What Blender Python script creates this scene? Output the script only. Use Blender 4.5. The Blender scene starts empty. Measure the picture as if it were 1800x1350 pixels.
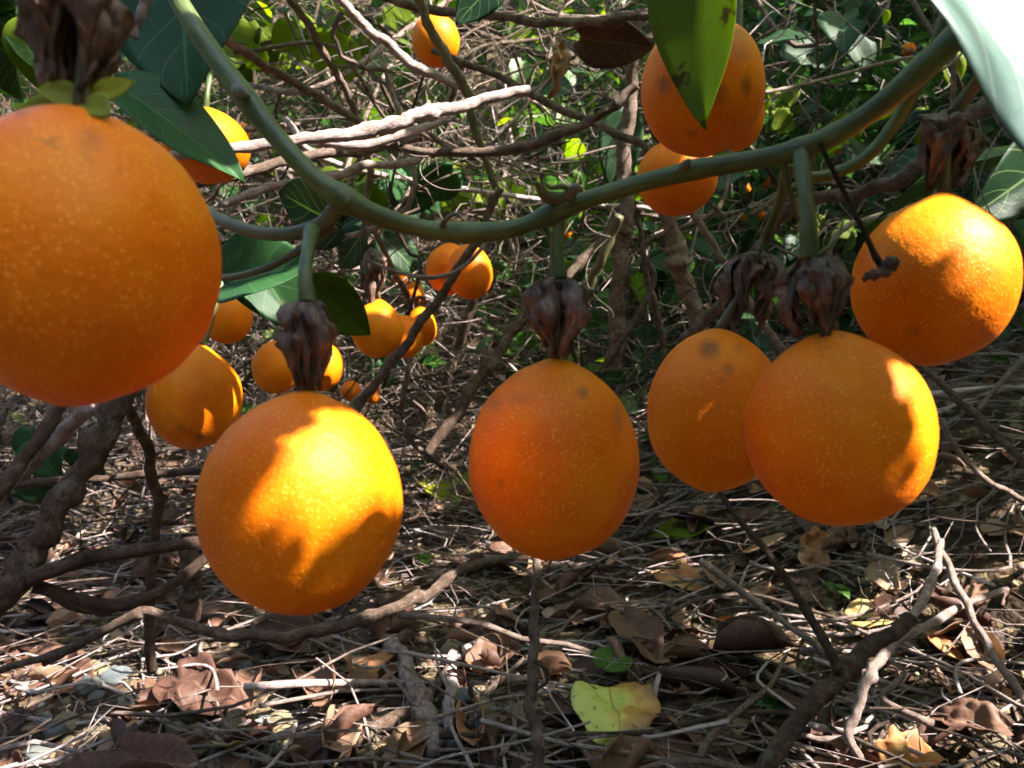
import bpy, math, random
import numpy as np
from mathutils import Vector, Matrix, noise

random.seed(7); RNG = np.random.default_rng(7)
scene = bpy.context.scene
COL = scene.collection

# ------------------------------------------------------------------ camera
FPX = 1304.0                      # focal length in photograph pixels (1800 x 1350)
CAM_H = 0.42
PITCH = math.atan((675 - 520) / FPX)
cam_data = bpy.data.cameras.new('camera')
cam_data.sensor_width = 36.0
cam_data.lens = FPX / 1800 * 36.0
cam_data.clip_start = 0.01
cam_data.clip_end = 500
cam_data.dof.use_dof = True
cam_data.dof.focus_distance = 0.48
cam_data.dof.aperture_fstop = 18.0
cam = bpy.data.objects.new('camera', cam_data); COL.objects.link(cam)
cam.location = (0, 0, CAM_H)
cam.rotation_euler = (math.radians(90) - PITCH, 0, 0)
scene.camera = cam

# ------------------------------------------------------------------ world, sun, exposure
SUN = Vector((0.60, -0.26, 0.76)).normalized()       # direction towards the sun
sun_el = math.asin(SUN.z)
world = bpy.data.worlds.new('World'); scene.world = world; world.use_nodes = True
wn = world.node_tree.nodes; wl = world.node_tree.links
bg = wn['Background']
sky = wn.new('ShaderNodeTexSky'); sky.sky_type = 'NISHITA'; sky.sun_disc = False
sky.sun_elevation = sun_el
sky.sun_rotation = math.atan2(SUN.x, SUN.y)
sky.air_density = 1.0; sky.dust_density = 1.6; sky.ozone_density = 1.0
wl.new(sky.outputs[0], bg.inputs[0]); bg.inputs[1].default_value = 0.15
sd = bpy.data.lights.new('sun', 'SUN'); sd.energy = 5.0; sd.angle = math.radians(0.5); sd.color = (1.0, 0.94, 0.86)
so = bpy.data.objects.new('sun', sd); COL.objects.link(so)
so.rotation_euler = SUN.to_track_quat('Z', 'Y').to_euler()
so.location = (3, -1, 4)
vs = scene.view_settings
vs.view_transform = 'Standard'; vs.look = 'None'; vs.gamma = 1.0; vs.exposure = 2.4
try: vs.use_curve_mapping = False
except Exception: pass
scene.render.engine = 'CYCLES'
scene.cycles.use_denoising = True
scene.cycles.max_bounces = 5
scene.cycles.diffuse_bounces = 3
scene.cycles.glossy_bounces = 2
scene.cycles.use_adaptive_sampling = True
scene.cycles.adaptive_threshold = 0.03
scene.cycles.transmission_bounces = 4
scene.cycles.sample_clamp_indirect = 8

# ------------------------------------------------------------------ projection helpers
CP, SP = math.cos(PITCH), math.sin(PITCH)
FWD = np.array((0, CP, -SP)); UP = np.array((0, SP, CP)); RT = np.array((1.0, 0, 0)); CAM = np.array((0, 0, CAM_H))
def px(u, v, d):
    """photo pixel and distance along the view axis -> point"""
    return CAM + d * (FWD + RT * ((u - 900) / FPX) + UP * ((675 - v) / FPX))
def ss(a, b, x):
    t = min(1.0, max(0.0, (x - a) / (b - a))); return t * t * (3 - 2 * t)
def gz(x, y):
    """ground height"""
    s = max(0.0, y - 2.3)
    h = 0.95 * s - 0.35 * s * math.exp(-1.2 * s)
    h = min(h, 5.5 + 0.02 * s)
    h += 0.27 * ss(0.55, 1.25, 0.55 * x + 0.75 * y) * ss(0.12, 0.75, x)
    h += 0.04 * ss(-0.3, -1.0, x) * ss(.8, 1.6, y)
    h += 0.028 * noise.noise(Vector((x * 2.3, y * 2.3, 3.1))) + 0.010 * noise.noise(Vector((x * 9, y * 9, 1.7)))
    return h
def gpx(u, v, lift=0.0):
    """photo pixel -> point where its ray meets the ground"""
    d = 0.3
    while d < 12:
        p = px(u, v, d)
        if p[2] < gz(p[0], p[1]) + lift: break
        d += 0.01
    return p
def gdepth(u, v): return float((gpx(u, v) - CAM) @ FWD)

# ------------------------------------------------------------------ materials
def newmat(name):
    m = bpy.data.materials.new(name); m.use_nodes = True
    nt = m.node_tree; b = nt.nodes['Principled BSDF']
    return m, nt, b
def N(nt, typ, **kw):
    n = nt.nodes.new(typ)
    for k, v in kw.items():
        if k.startswith('i_'):
            key = k[2:]; n.inputs[int(key) if key.isdigit() else key.replace('_', ' ')].default_value = v
        else: setattr(n, k, v)
    return n
def ramp(nt, fac, stops, interp='LINEAR'):
    r = nt.nodes.new('ShaderNodeValToRGB'); r.color_ramp.interpolation = interp
    el = r.color_ramp.elements
    while len(el) > 1: el.remove(el[-1])
    el[0].position = stops[0][0]; el[0].color = (*stops[0][1], 1)
    for p, c in stops[1:]:
        e = el.new(p); e.color = (*c, 1)
    nt.links.new(fac, r.inputs[0]); return r.outputs[0]
def mix(nt, a, b, fac, blend='MIX'):
    n = nt.nodes.new('ShaderNodeMix'); n.data_type = 'RGBA'; n.blend_type = blend
    for sock, v in ((n.inputs[6], a), (n.inputs[7], b), (n.inputs[0], fac)):
        if hasattr(v, 'is_output'): nt.links.new(v, sock)
        elif isinstance(v, tuple): sock.default_value = (*v, 1) if len(v) == 3 else v
        else: sock.default_value = v
    return n.outputs[2]
def math_(nt, op, a, b=None, clamp=False):
    n = nt.nodes.new('ShaderNodeMath'); n.operation = op; n.use_clamp = clamp
    for i, v in enumerate((a, b)):
        if v is None: continue
        if hasattr(v, 'is_output'): nt.links.new(v, n.inputs[i])
        else: n.inputs[i].default_value = v
    return n.outputs[0]
def bump(nt, b, h, strength, dist):
    n = nt.nodes.new('ShaderNodeBump'); n.inputs['Strength'].default_value = strength; n.inputs['Distance'].default_value = dist
    nt.links.new(h, n.inputs['Height']); nt.links.new(n.outputs[0], b.inputs['Normal']); return n
def objcoord(nt, scale_rand=True):
    tc = nt.nodes.new('ShaderNodeTexCoord'); oi = nt.nodes.new('ShaderNodeObjectInfo')
    if not scale_rand: return tc.outputs['Object'], oi.outputs['Random']
    m = nt.nodes.new('ShaderNodeVectorMath'); m.operation = 'MULTIPLY_ADD'
    cmb = nt.nodes.new('ShaderNodeCombineXYZ')
    for i in range(3): nt.links.new(oi.outputs['Random'], cmb.inputs[i])
    m.inputs[1].default_value = (7.3, 3.1, 5.7)
    nt.links.new(cmb.outputs[0], m.inputs[0]); nt.links.new(tc.outputs['Object'], m.inputs[2])
    return m.outputs[0], oi.outputs['Random']
def attr(nt, name):
    a = nt.nodes.new('ShaderNodeAttribute'); a.attribute_name = name; return a

def mat_fruit():
    m, nt, b = newmat('passion_fruit_skin'); L = nt.links
    co, rnd = objcoord(nt)
    big = N(nt, 'ShaderNodeTexNoise', i_Scale=24.0, i_Detail=3.0); L.new(co, big.inputs[0])
    base = ramp(nt, big.outputs[0], [(0.3, (0.66, 0.118, 0.001)), (0.5, (0.75, 0.165, 0.001)), (0.7, (0.80, 0.23, 0.002))])
    # pale pores
    vo = N(nt, 'ShaderNodeTexVoronoi', i_Scale=760.0); L.new(co, vo.inputs[0])
    pore = ramp(nt, vo.outputs['Distance'], [(0.0, (1, 1, 1)), (0.16, (0.75, 0.75, 0.75)), (0.34, (0, 0, 0))])
    pn = N(nt, 'ShaderNodeTexNoise', i_Scale=190.0); L.new(co, pn.inputs[0])
    pm = math_(nt, 'MULTIPLY', pore, ramp(nt, pn.outputs[0], [(0.36, (0, 0, 0)), (0.56, (1, 1, 1))]))
    base = mix(nt, base, (1.0, 0.46, 0.05), math_(nt, 'MULTIPLY', pm, 0.75))
    # redder / browner shoulders and the odd scar
    an = attr(nt, 'luv'); sx = N(nt, 'ShaderNodeSeparateXYZ'); L.new(an.outputs['Vector'], sx.inputs[0])
    top = ramp(nt, sx.outputs[1], [(0.0, (1, 1, 1)), (0.05, (0.6, 0.6, 0.6)), (0.22, (0, 0, 0))])
    base = mix(nt, base, (0.46, 0.17, 0.035), math_(nt, 'MULTIPLY', top, 0.15))
    sp = N(nt, 'ShaderNodeTexNoise', i_Scale=62.0, i_Detail=5.0, i_Roughness=0.62); L.new(co, sp.inputs[0])
    sp2 = N(nt, 'ShaderNodeTexNoise', i_Scale=17.0, i_Detail=1.0); L.new(co, sp2.inputs[0])
    upper = ramp(nt, sx.outputs[1], [(0.05, (1, 1, 1)), (0.35, (0.6, 0.6, 0.6)), (0.8, (0.25, 0.25, 0.25))])
    spot = math_(nt, 'MULTIPLY', ramp(nt, sp.outputs[0], [(0.655, (0, 0, 0)), (0.70, (1, 1, 1))]),
                 ramp(nt, sp2.outputs[0], [(0.50, (0, 0, 0)), (0.60, (1, 1, 1))]))
    spot = math_(nt, 'MULTIPLY', spot, upper)
    base = mix(nt, base, (0.13, 0.055, 0.02), math_(nt, 'MULTIPLY', spot, 0.75))
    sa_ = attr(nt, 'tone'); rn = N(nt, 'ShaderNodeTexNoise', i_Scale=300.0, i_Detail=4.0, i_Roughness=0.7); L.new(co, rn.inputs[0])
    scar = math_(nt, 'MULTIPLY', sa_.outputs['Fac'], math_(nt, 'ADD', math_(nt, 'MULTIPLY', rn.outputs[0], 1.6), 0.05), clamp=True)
    base = mix(nt, base, (0.10, 0.055, 0.022), math_(nt, 'MULTIPLY', scar, 0.85))  # skin scars, plus the shadow lines painted on one fruit
    L.new(base, b.inputs['Base Color'])
    b.inputs['Roughness'].default_value = 0.5
    b.inputs['Specular IOR Level'].default_value = 0.17
    fine = N(nt, 'ShaderNodeTexNoise', i_Scale=420.0, i_Detail=2.0); L.new(co, fine.inputs[0])
    hh = math_(nt, 'ADD', math_(nt, 'MULTIPLY', pore, 0.35), math_(nt, 'ADD', fine.outputs[0], math_(nt, 'MULTIPLY', sp.outputs[0], 1.2)))
    bump(nt, b, hh, 0.4, 0.0007)
    return m
def mat_stem(name, c0, c1, c2):
    m, nt, b = newmat(name); L = nt.links
    co, rnd = objcoord(nt)
    an = attr(nt, 'luv')
    mp = N(nt, 'ShaderNodeMapping'); mp.inputs['Scale'].default_value = (3.0, 22.0, 1.0); L.new(an.outputs['Vector'], mp.inputs[0])
    no = N(nt, 'ShaderNodeTexNoise', i_Scale=5.0, i_Detail=4.0); L.new(mp.outputs[0], no.inputs[0])
    n2 = N(nt, 'ShaderNodeTexNoise', i_Scale=45.0, i_Detail=3.0); L.new(co, n2.inputs[0])
    fac = math_(nt, 'ADD', math_(nt, 'MULTIPLY', no.outputs[0], 0.5), math_(nt, 'MULTIPLY', n2.outputs[0], 0.5))
    c = ramp(nt, fac, [(0.36, c0), (0.5, c1), (0.64, c2)])
    n3 = N(nt, 'ShaderNodeTexNoise', i_Scale=330.0, i_Detail=2.0); L.new(co, n3.inputs[0])
    c = mix(nt, c, (0.05, 0.04, 0.018), ramp(nt, n3.outputs[0], [(0.63, (0, 0, 0)), (0.72, (0.7, 0.7, 0.7))]))
    L.new(c, b.inputs['Base Color']); b.inputs['Roughness'].default_value = 0.5
    bump(nt, b, fac, 0.35, 0.0012)
    return m
def mat_bark(name, stops, rough=0.8, scale=1.0):
    """bark; attribute tone moves each piece along the colour range"""
    m, nt, b = newmat(name); L = nt.links
    co, rnd = objcoord(nt)
    a = attr(nt, 'tone'); an = attr(nt, 'luv')
    mp = N(nt, 'ShaderNodeMapping'); mp.inputs['Scale'].default_value = (7.0, 45.0, 1.0); L.new(an.outputs['Vector'], mp.inputs[0])
    st = N(nt, 'ShaderNodeTexNoise', i_Scale=2.6, i_Detail=6.0, i_Roughness=0.7); L.new(mp.outputs[0], st.inputs[0])
    no = N(nt, 'ShaderNodeTexNoise', i_Scale=90.0 * scale, i_Detail=6.0, i_Roughness=0.7); L.new(co, no.inputs[0])
    fi = N(nt, 'ShaderNodeTexNoise', i_Scale=520.0 * scale, i_Detail=4.0, i_Roughness=0.7); L.new(co, fi.inputs[0])
    t = math_(nt, 'ADD', a.outputs['Fac'], math_(nt, 'ADD', math_(nt, 'MULTIPLY', math_(nt, 'SUBTRACT', no.outputs[0], 0.5), 1.1),
                                                 math_(nt, 'MULTIPLY', math_(nt, 'SUBTRACT', st.outputs[0], 0.5), 0.8)))
    t = math_(nt, 'ADD', t, math_(nt, 'MULTIPLY', math_(nt, 'SUBTRACT', fi.outputs[0], 0.5), 0.5))
    c = ramp(nt, t, stops)
    li = N(nt, 'ShaderNodeTexNoise', i_Scale=34.0 * scale, i_Detail=5.0, i_Roughness=0.7); L.new(co, li.inputs[0])
    c = mix(nt, c, (0.20, 0.20, 0.14), math_(nt, 'MULTIPLY', ramp(nt, li.outputs[0], [(0.58, (0, 0, 0)), (0.64, (1, 1, 1))]), 0.4))
    L.new(c, b.inputs['Base Color']); b.inputs['Roughness'].default_value = rough
    b.inputs['Specular IOR Level'].default_value = 0.25
    bump(nt, b, math_(nt, 'ADD', math_(nt, 'ADD', no.outputs[0], math_(nt, 'MULTIPLY', fi.outputs[0], 0.35)), math_(nt, 'MULTIPLY', st.outputs[0], 1.3)), 1.0, 0.0022)
    return m
def mat_leaf(name, stops, trans=0.4, veins=(0.30, 0.42, 0.16), rough=0.42, spots=0.0, tint=(1.0, 1.0, 0.55), vein_amt=0.5, spec=0.3):
    m, nt, b = newmat(name); L = nt.links
    co, rnd = objcoord(nt)
    a = attr(nt, 'tone'); an = attr(nt, 'luv'); sx = N(nt, 'ShaderNodeSeparateXYZ'); L.new(an.outputs['Vector'], sx.inputs[0])
    no = N(nt, 'ShaderNodeTexNoise', i_Scale=30.0, i_Detail=4.0); L.new(co, no.inputs[0])
    t = math_(nt, 'ADD', a.outputs['Fac'], math_(nt, 'MULTIPLY', math_(nt, 'SUBTRACT', no.outputs[0], 0.5), 0.55))
    t = math_(nt, 'ADD', t, math_(nt, 'MULTIPLY', math_(nt, 'SUBTRACT', rnd, 0.5), 0.28))
    c = ramp(nt, t, stops)
    au = math_(nt, 'ABSOLUTE', sx.outputs[0])
    mid = math_(nt, 'LESS_THAN', au, 0.035)
    ph = math_(nt, 'FRACT', math_(nt, 'SUBTRACT', math_(nt, 'MULTIPLY', sx.outputs[1], 5.5), math_(nt, 'MULTIPLY', au, 1.7)))
    sec = math_(nt, 'LESS_THAN', math_(nt, 'ABSOLUTE', math_(nt, 'SUBTRACT', ph, 0.5)), 0.045)
    vein = math_(nt, 'MAXIMUM', mid, math_(nt, 'MULTIPLY', sec, 0.6))
    c = mix(nt, c, veins, math_(nt, 'MULTIPLY', vein, vein_amt))
    if spots:
        s = N(nt, 'ShaderNodeTexNoise', i_Scale=95.0, i_Detail=4.0); L.new(co, s.inputs[0])
        c = mix(nt, c, (0.06, 0.03, 0.012), math_(nt, 'MULTIPLY', ramp(nt, s.outputs[0], [(0.63, (0, 0, 0)), (0.68, (1, 1, 1))]), spots))
    L.new(c, b.inputs['Base Color']); b.inputs['Roughness'].default_value = rough; b.inputs['Specular IOR Level'].default_value = spec
    cell = N(nt, 'ShaderNodeTexNoise', i_Scale=240.0, i_Detail=2.0); L.new(co, cell.inputs[0])
    bp = bump(nt, b, math_(nt, 'ADD', math_(nt, 'MULTIPLY', vein, -0.8), math_(nt, 'MULTIPLY', cell.outputs[0], 0.5)), 0.35, 0.0012)
    if trans:
        tr = N(nt, 'ShaderNodeBsdfTranslucent')
        L.new(mix(nt, c, tint, 1.0, 'MULTIPLY'), tr.inputs[0])
        hs = N(nt, 'ShaderNodeHueSaturation'); hs.inputs['Value'].default_value = 2.0; hs.inputs['Saturation'].default_value = 1.1
        L.new(mix(nt, c, tint, 1.0, 'MULTIPLY'), hs.inputs['Color']); L.new(hs.outputs[0], tr.inputs[0])
        mx = N(nt, 'ShaderNodeMixShader'); mx.inputs[0].default_value = trans
        L.new(b.outputs[0], mx.inputs[1]); L.new(tr.outputs[0], mx.inputs[2])
        L.new(mx.outputs[0], nt.nodes['Material Output'].inputs[0])
    return m
def mat_husk():
    m, nt, b = newmat('withered_petal'); L = nt.links
    co, rnd = objcoord(nt)
    no = N(nt, 'ShaderNodeTexNoise', i_Scale=160.0, i_Detail=5.0, i_Roughness=0.6); L.new(co, no.inputs[0])
    an = attr(nt, 'luv')
    mp = N(nt, 'ShaderNodeMapping'); mp.inputs['Scale'].default_value = (7.0, 1.5, 1.0); L.new(an.outputs['Vector'], mp.inputs[0])
    st = N(nt, 'ShaderNodeTexNoise', i_Scale=3.0, i_Detail=3.0); L.new(mp.outputs[0], st.inputs[0])
    f = math_(nt, 'ADD', math_(nt, 'MULTIPLY', no.outputs[0], 0.5), math_(nt, 'MULTIPLY', st.outputs[0], 0.5))
    L.new(ramp(nt, f, [(0.35, (0.034, 0.017, 0.010)), (0.5, (0.095, 0.052, 0.034)), (0.66, (0.26, 0.165, 0.12))]), b.inputs['Base Color'])
    b.inputs['Roughness'].default_value = 0.62
    bump(nt, b, f, 0.9, 0.0015)
    return m
def mat_soil():
    m, nt, b = newmat('forest_soil'); L = nt.links
    tc = N(nt, 'ShaderNodeTexCoord')
    a = N(nt, 'ShaderNodeTexNoise', i_Scale=9.0, i_Detail=6.0, i_Roughness=0.7); L.new(tc.outputs['Object'], a.inputs[0])
    v = N(nt, 'ShaderNodeTexVoronoi', i_Scale=95.0); L.new(tc.outputs['Object'], v.inputs[0])
    f = N(nt, 'ShaderNodeTexNoise', i_Scale=130.0, i_Detail=5.0); L.new(tc.outputs['Object'], f.inputs[0])
    c = ramp(nt, a.outputs[0], [(0.3, (0.014, 0.009, 0.006)), (0.5, (0.036, 0.022, 0.014)), (0.7, (0.085, 0.055, 0.032))])
    sep = N(nt, 'ShaderNodeSeparateColor'); L.new(v.outputs['Color'], sep.inputs[0])
    c = mix(nt, c, (0.2, 0.15, 0.085), ramp(nt, sep.outputs[0], [(0.6, (0, 0, 0)), (0.9, (0.8, 0.8, 0.8))]))
    c = mix(nt, c, (0.012, 0.008, 0.006), ramp(nt, f.outputs[0], [(0.3, (0.8, 0.8, 0.8)), (0.5, (0, 0, 0))]))
    L.new(c, b.inputs['Base Color']); b.inputs['Roughness'].default_value = 0.95
    b.inputs['Specular IOR Level'].default_value = 0.15
    bump(nt, b, math_(nt, 'ADD', f.outputs[0], math_(nt, 'MULTIPLY', v.outputs['Distance'], -0.8)), 0.9, 0.008)
    return m
def mat_stone():
    m, nt, b = newmat('pebble_stone'); L = nt.links
    co, rnd = objcoord(nt); a = attr(nt, 'tone')
    no = N(nt, 'ShaderNodeTexNoise', i_Scale=60.0, i_Detail=6.0, i_Roughness=0.65); L.new(co, no.inputs[0])
    t = math_(nt, 'ADD', a.outputs['Fac'], math_(nt, 'MULTIPLY', math_(nt, 'SUBTRACT', no.outputs[0], 0.5), 0.5))
    L.new(ramp(nt, t, [(0.0, (0.10, 0.085, 0.06)), (0.35, (0.21, 0.17, 0.10)), (0.6, (0.28, 0.22, 0.12)), (0.8, (0.11, 0.125, 0.125)), (1.0, (0.14, 0.16, 0.165))]), b.inputs['Base Color'])
    b.inputs['Roughness'].default_value = 0.8
    bump(nt, b, no.outputs[0], 0.7, 0.003)
    return m
def mat_yellow():
    """fallen leaf, one half yellow-green, the other browned"""
    m, nt, b = newmat('yellowing_leaf'); L = nt.links
    co, rnd = objcoord(nt)
    an = attr(nt, 'luv'); sx = N(nt, 'ShaderNodeSeparateXYZ'); L.new(an.outputs['Vector'], sx.inputs[0])
    no = N(nt, 'ShaderNodeTexNoise', i_Scale=38.0, i_Detail=5.0); L.new(co, no.inputs[0])
    side = math_(nt, 'ADD', math_(nt, 'MULTIPLY', sx.outputs[0], -0.55), math_(nt, 'MULTIPLY', math_(nt, 'SUBTRACT', no.outputs[0], 0.5), 1.3))
    side = math_(nt, 'ADD', side, math_(nt, 'MULTIPLY', sx.outputs[1], 0.15))
    c = ramp(nt, side, [(0.0, (0.40, 0.42, 0.09)), (0.12, (0.46, 0.36, 0.06)), (0.28, (0.38, 0.19, 0.035)), (0.6, (0.2, 0.085, 0.03))])
    s = N(nt, 'ShaderNodeTexNoise', i_Scale=150.0, i_Detail=2.0); L.new(co, s.inputs[0])
    c = mix(nt, c, (0.05, 0.03, 0.012), ramp(nt, s.outputs[0], [(0.66, (0, 0, 0)), (0.70, (0.8, 0.8, 0.8))]))
    mid = math_(nt, 'LESS_THAN', math_(nt, 'ABSOLUTE', sx.outputs[0]), 0.03)
    c = mix(nt, c, (0.16, 0.10, 0.03), math_(nt, 'MULTIPLY', mid, 0.7))
    L.new(c, b.inputs['Base Color']); b.inputs['Roughness'].default_value = 0.5
    bump(nt, b, no.outputs[0], 0.4, 0.002)
    return m

M = {}
M['fruit'] = mat_fruit()
M['green_stem'] = mat_stem('green_vine_stem', (0.030, 0.046, 0.007), (0.056, 0.082, 0.014), (0.10, 0.13, 0.036))
M['olive_stem'] = mat_stem('olive_vine_stem', (0.04, 0.036, 0.014), (0.08, 0.072, 0.03), (0.14, 0.12, 0.06))
BARK = [(0.0, (0.034, 0.019, 0.012)), (0.3, (0.098, 0.060, 0.041)), (0.6, (0.25, 0.18, 0.15)), (0.85, (0.46, 0.355, 0.335)), (1.0, (0.62, 0.50, 0.49))]
M['bark'] = mat_bark('woody_bark', BARK)
M['twig'] = mat_bark('dry_twig_bark', BARK, 0.7)
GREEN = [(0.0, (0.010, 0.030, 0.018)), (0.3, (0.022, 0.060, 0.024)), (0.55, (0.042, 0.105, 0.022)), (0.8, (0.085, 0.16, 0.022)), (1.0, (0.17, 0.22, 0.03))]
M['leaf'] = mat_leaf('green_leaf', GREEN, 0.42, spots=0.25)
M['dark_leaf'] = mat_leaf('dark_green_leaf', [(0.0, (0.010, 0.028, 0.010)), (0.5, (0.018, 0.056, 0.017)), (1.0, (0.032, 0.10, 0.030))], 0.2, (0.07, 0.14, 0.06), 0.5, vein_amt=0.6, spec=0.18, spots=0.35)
M['backlit_leaf'] = mat_leaf('backlit_yellow_green_leaf', [(0.0, (0.05, 0.085, 0.008)), (0.5, (0.11, 0.16, 0.010)), (1.0, (0.18, 0.23, 0.02))], 0.55, (0.14, 0.19, 0.03), 0.55, spots=0.8, vein_amt=0.3, spec=0.12)  # base colour lightened and yellowed to carry part of the backlight
DRY = [(0.0, (0.045, 0.020, 0.015)), (0.25, (0.10, 0.045, 0.030)), (0.5, (0.19, 0.105, 0.065)), (0.7, (0.33, 0.215, 0.14)), (0.85, (0.34, 0.13, 0.045)), (1.0, (0.40, 0.28, 0.10))]
M['dry_leaf'] = mat_leaf('dry_brown_leaf', DRY, 0.12, (0.22, 0.14, 0.09), 0.6, spots=0.5, tint=(1, 0.8, 0.5), vein_amt=0.3)
M['husk'] = mat_husk()
M['soil'] = mat_soil()
M['stone'] = mat_stone()
M['yellow'] = mat_yellow()
M['pale_leaf'] = mat_leaf('pale_leaf_sun_glare', [(0.0, (0.035, 0.075, 0.065)), (0.5, (0.065, 0.12, 0.105)), (1.0, (0.12, 0.18, 0.16))], 0.15, (0.2, 0.25, 0.23), 0.42, vein_amt=0.7)  # glare of the sun on the near leaf put into its pale colour
M['bract'] = mat_leaf('bract_leaf', [(0.0, (0.16, 0.20, 0.01)), (1.0, (0.30, 0.30, 0.02))], 0.35, (0.3, 0.34, 0.06), 0.5)

# ------------------------------------------------------------------ mesh helpers
class MB:
    def __init__(s): s.v = []; s.f = []; s.t = []; s.uv = []; s.n = 0
    def add(s, v, f, tone=0.5, uv=None):
        v = np.asarray(v, float); k = len(v)
        s.v.append(v); s.f.append((np.asarray(f, dtype=object) if not isinstance(f, np.ndarray) else f, s.n))
        s.t.append(np.full(k, tone) if np.isscalar(tone) else np.asarray(tone, float))
        s.uv.append(np.zeros((k, 2)) if uv is None else np.asarray(uv, float)); s.n += k
        return s
    def mesh(s, name, mat, origin=(0, 0, 0), smooth=True):
        V = np.concatenate(s.v) - np.asarray(origin)
        loops = []; starts = []; tot = []; c = 0
        for f, off in s.f:
            if isinstance(f, np.ndarray) and f.dtype != object:
                k, w = f.shape; loops.append((f + off).ravel()); starts.append(c + np.arange(k) * w); tot.append(np.full(k, w)); c += k * w
            else:
                for q in f:
                    loops.append(np.asarray(q, int) + off); starts.append(np.array([c])); tot.append(np.array([len(q)])); c += len(q)
        loops = np.concatenate(loops).astype(np.int32); starts = np.concatenate(starts).astype(np.int32)
        me = bpy.data.meshes.new(name)
        me.vertices.add(len(V)); me.vertices.foreach_set('co', V.astype(np.float32).ravel())
        me.loops.add(len(loops)); me.loops.foreach_set('vertex_index', loops)
        me.polygons.add(len(starts)); me.polygons.foreach_set('loop_start', starts)
        me.update(calc_edges=True)
        if smooth: me.polygons.foreach_set('use_smooth', np.ones(len(starts), bool))
        a = me.attributes.new('tone', 'FLOAT', 'POINT'); a.data.foreach_set('value', np.concatenate(s.t).astype(np.float32))
        uv = np.concatenate(s.uv); uv3 = np.zeros((len(uv), 3), np.float32); uv3[:, :2] = uv
        a = me.attributes.new('luv', 'FLOAT_VECTOR', 'POINT'); a.data.foreach_set('vector', uv3.ravel())
        me.materials.append(mat); me.validate(); return me
def link(name, data, parent=None, loc=(0, 0, 0)):
    o = bpy.data.objects.new(name, data); COL.objects.link(o); o.location = loc
    if parent is not None: o.parent = parent
    return o
def tag(o, label=None, cat=None, group=None, kind=None):
    if label: o['label'] = label
    if cat: o['category'] = cat
    if group: o['group'] = group
    if kind: o['kind'] = kind
    return o
ORIG = {}
def thing(name, loc, label, cat, group=None):
    o = link(name, None, None, tuple(loc)); o.empty_display_size = 0.02
    ORIG[o.name] = np.asarray(loc, float); return tag(o, label, cat, group)
def part(name, mb, mat, parent, smooth=True):
    """mesh whose vertices are given in world space, child of parent"""
    org = ORIG[parent.name]
    o = link(name, mb.mesh(name, mat, org, smooth), parent); ORIG[o.name] = org; return o
def single(name, mb, mat, loc, label, cat, group=None, kind=None, smooth=True):
    o = link(name, mb.mesh(name, mat, loc, smooth), None, tuple(loc)); ORIG[o.name] = np.asarray(loc, float)
    return tag(o, label, cat, group, kind)

def spline(P, per=8):
    P = np.asarray(P, float)
    if len(P) == 2:
        t = np.linspace(0, 1, per + 1)[:, None]; return P[0] * (1 - t) + P[1] * t
    Q = np.vstack([2 * P[0] - P[1], P, 2 * P[-1] - P[-2]]); out = []
    for i in range(1, len(Q) - 2):
        a, b, c, d = Q[i - 1:i + 3]
        for t in np.linspace(0, 1, per, endpoint=False):
            out.append(.5 * (2 * b + (c - a) * t + (2 * a - 5 * b + 4 * c - d) * t * t + (3 * b - 3 * c + d - a) * t ** 3))
    out.append(Q[-2]); return np.array(out)
def tube(P, R, sides=10, rough=0.0, seed=0, flat=1.0):
    """tube along points with parallel transport; closed ends"""
    P = np.asarray(P, float); n = len(P); R = np.interp(np.linspace(0, 1, n), np.linspace(0, 1, len(np.atleast_1d(R))), np.atleast_1d(R))
    T = np.gradient(P, axis=0); T /= np.linalg.norm(T, axis=1)[:, None] + 1e-12
    ref = np.array((0, 0, 1.0)) if abs(T[0][2]) < .9 else np.array((1.0, 0, 0))
    nrm = np.cross(T[0], ref); nrm /= np.linalg.norm(nrm); F = [nrm]
    for i in range(1, n):
        nrm = F[-1] - T[i] * (F[-1] @ T[i]); nrm /= np.linalg.norm(nrm) + 1e-12; F.append(nrm)
    F = np.array(F); B = np.cross(T, F)
    ang = np.linspace(0, 2 * np.pi, sides, endpoint=False)
    rr = R[:, None] * np.ones(sides)
    if rough:
        g = np.random.default_rng(seed + 11)
        w = g.normal(0, 1, (n, sides)); w = (w + np.roll(w, 1, 0) + np.roll(w, 1, 1)) / 1.7
        rr = rr * (1 + rough * w)
    V = P[:, None] + rr[..., None] * (F[:, None] * np.cos(ang)[None, :, None] + flat * B[:, None] * np.sin(ang)[None, :, None])
    ln = np.concatenate([[0], np.cumsum(np.linalg.norm(np.diff(P, axis=0), axis=1))])
    uv = np.stack(np.broadcast_arrays((np.abs(ang - np.pi) / np.pi)[None, :], ln[:, None]), -1).reshape(-1, 2)
    i = np.arange(n - 1)[:, None] * sides; j = np.arange(sides)[None]; j2 = (j + 1) % sides
    Q = np.stack([i + j, i + j2, i + sides + j2, i + sides + j], -1).reshape(-1, 4)
    faces = [tuple(q) for q in Q] + [tuple(range(sides))[::-1], tuple((n - 1) * sides + np.arange(sides))]
    return V.reshape(-1, 3), faces, uv
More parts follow.
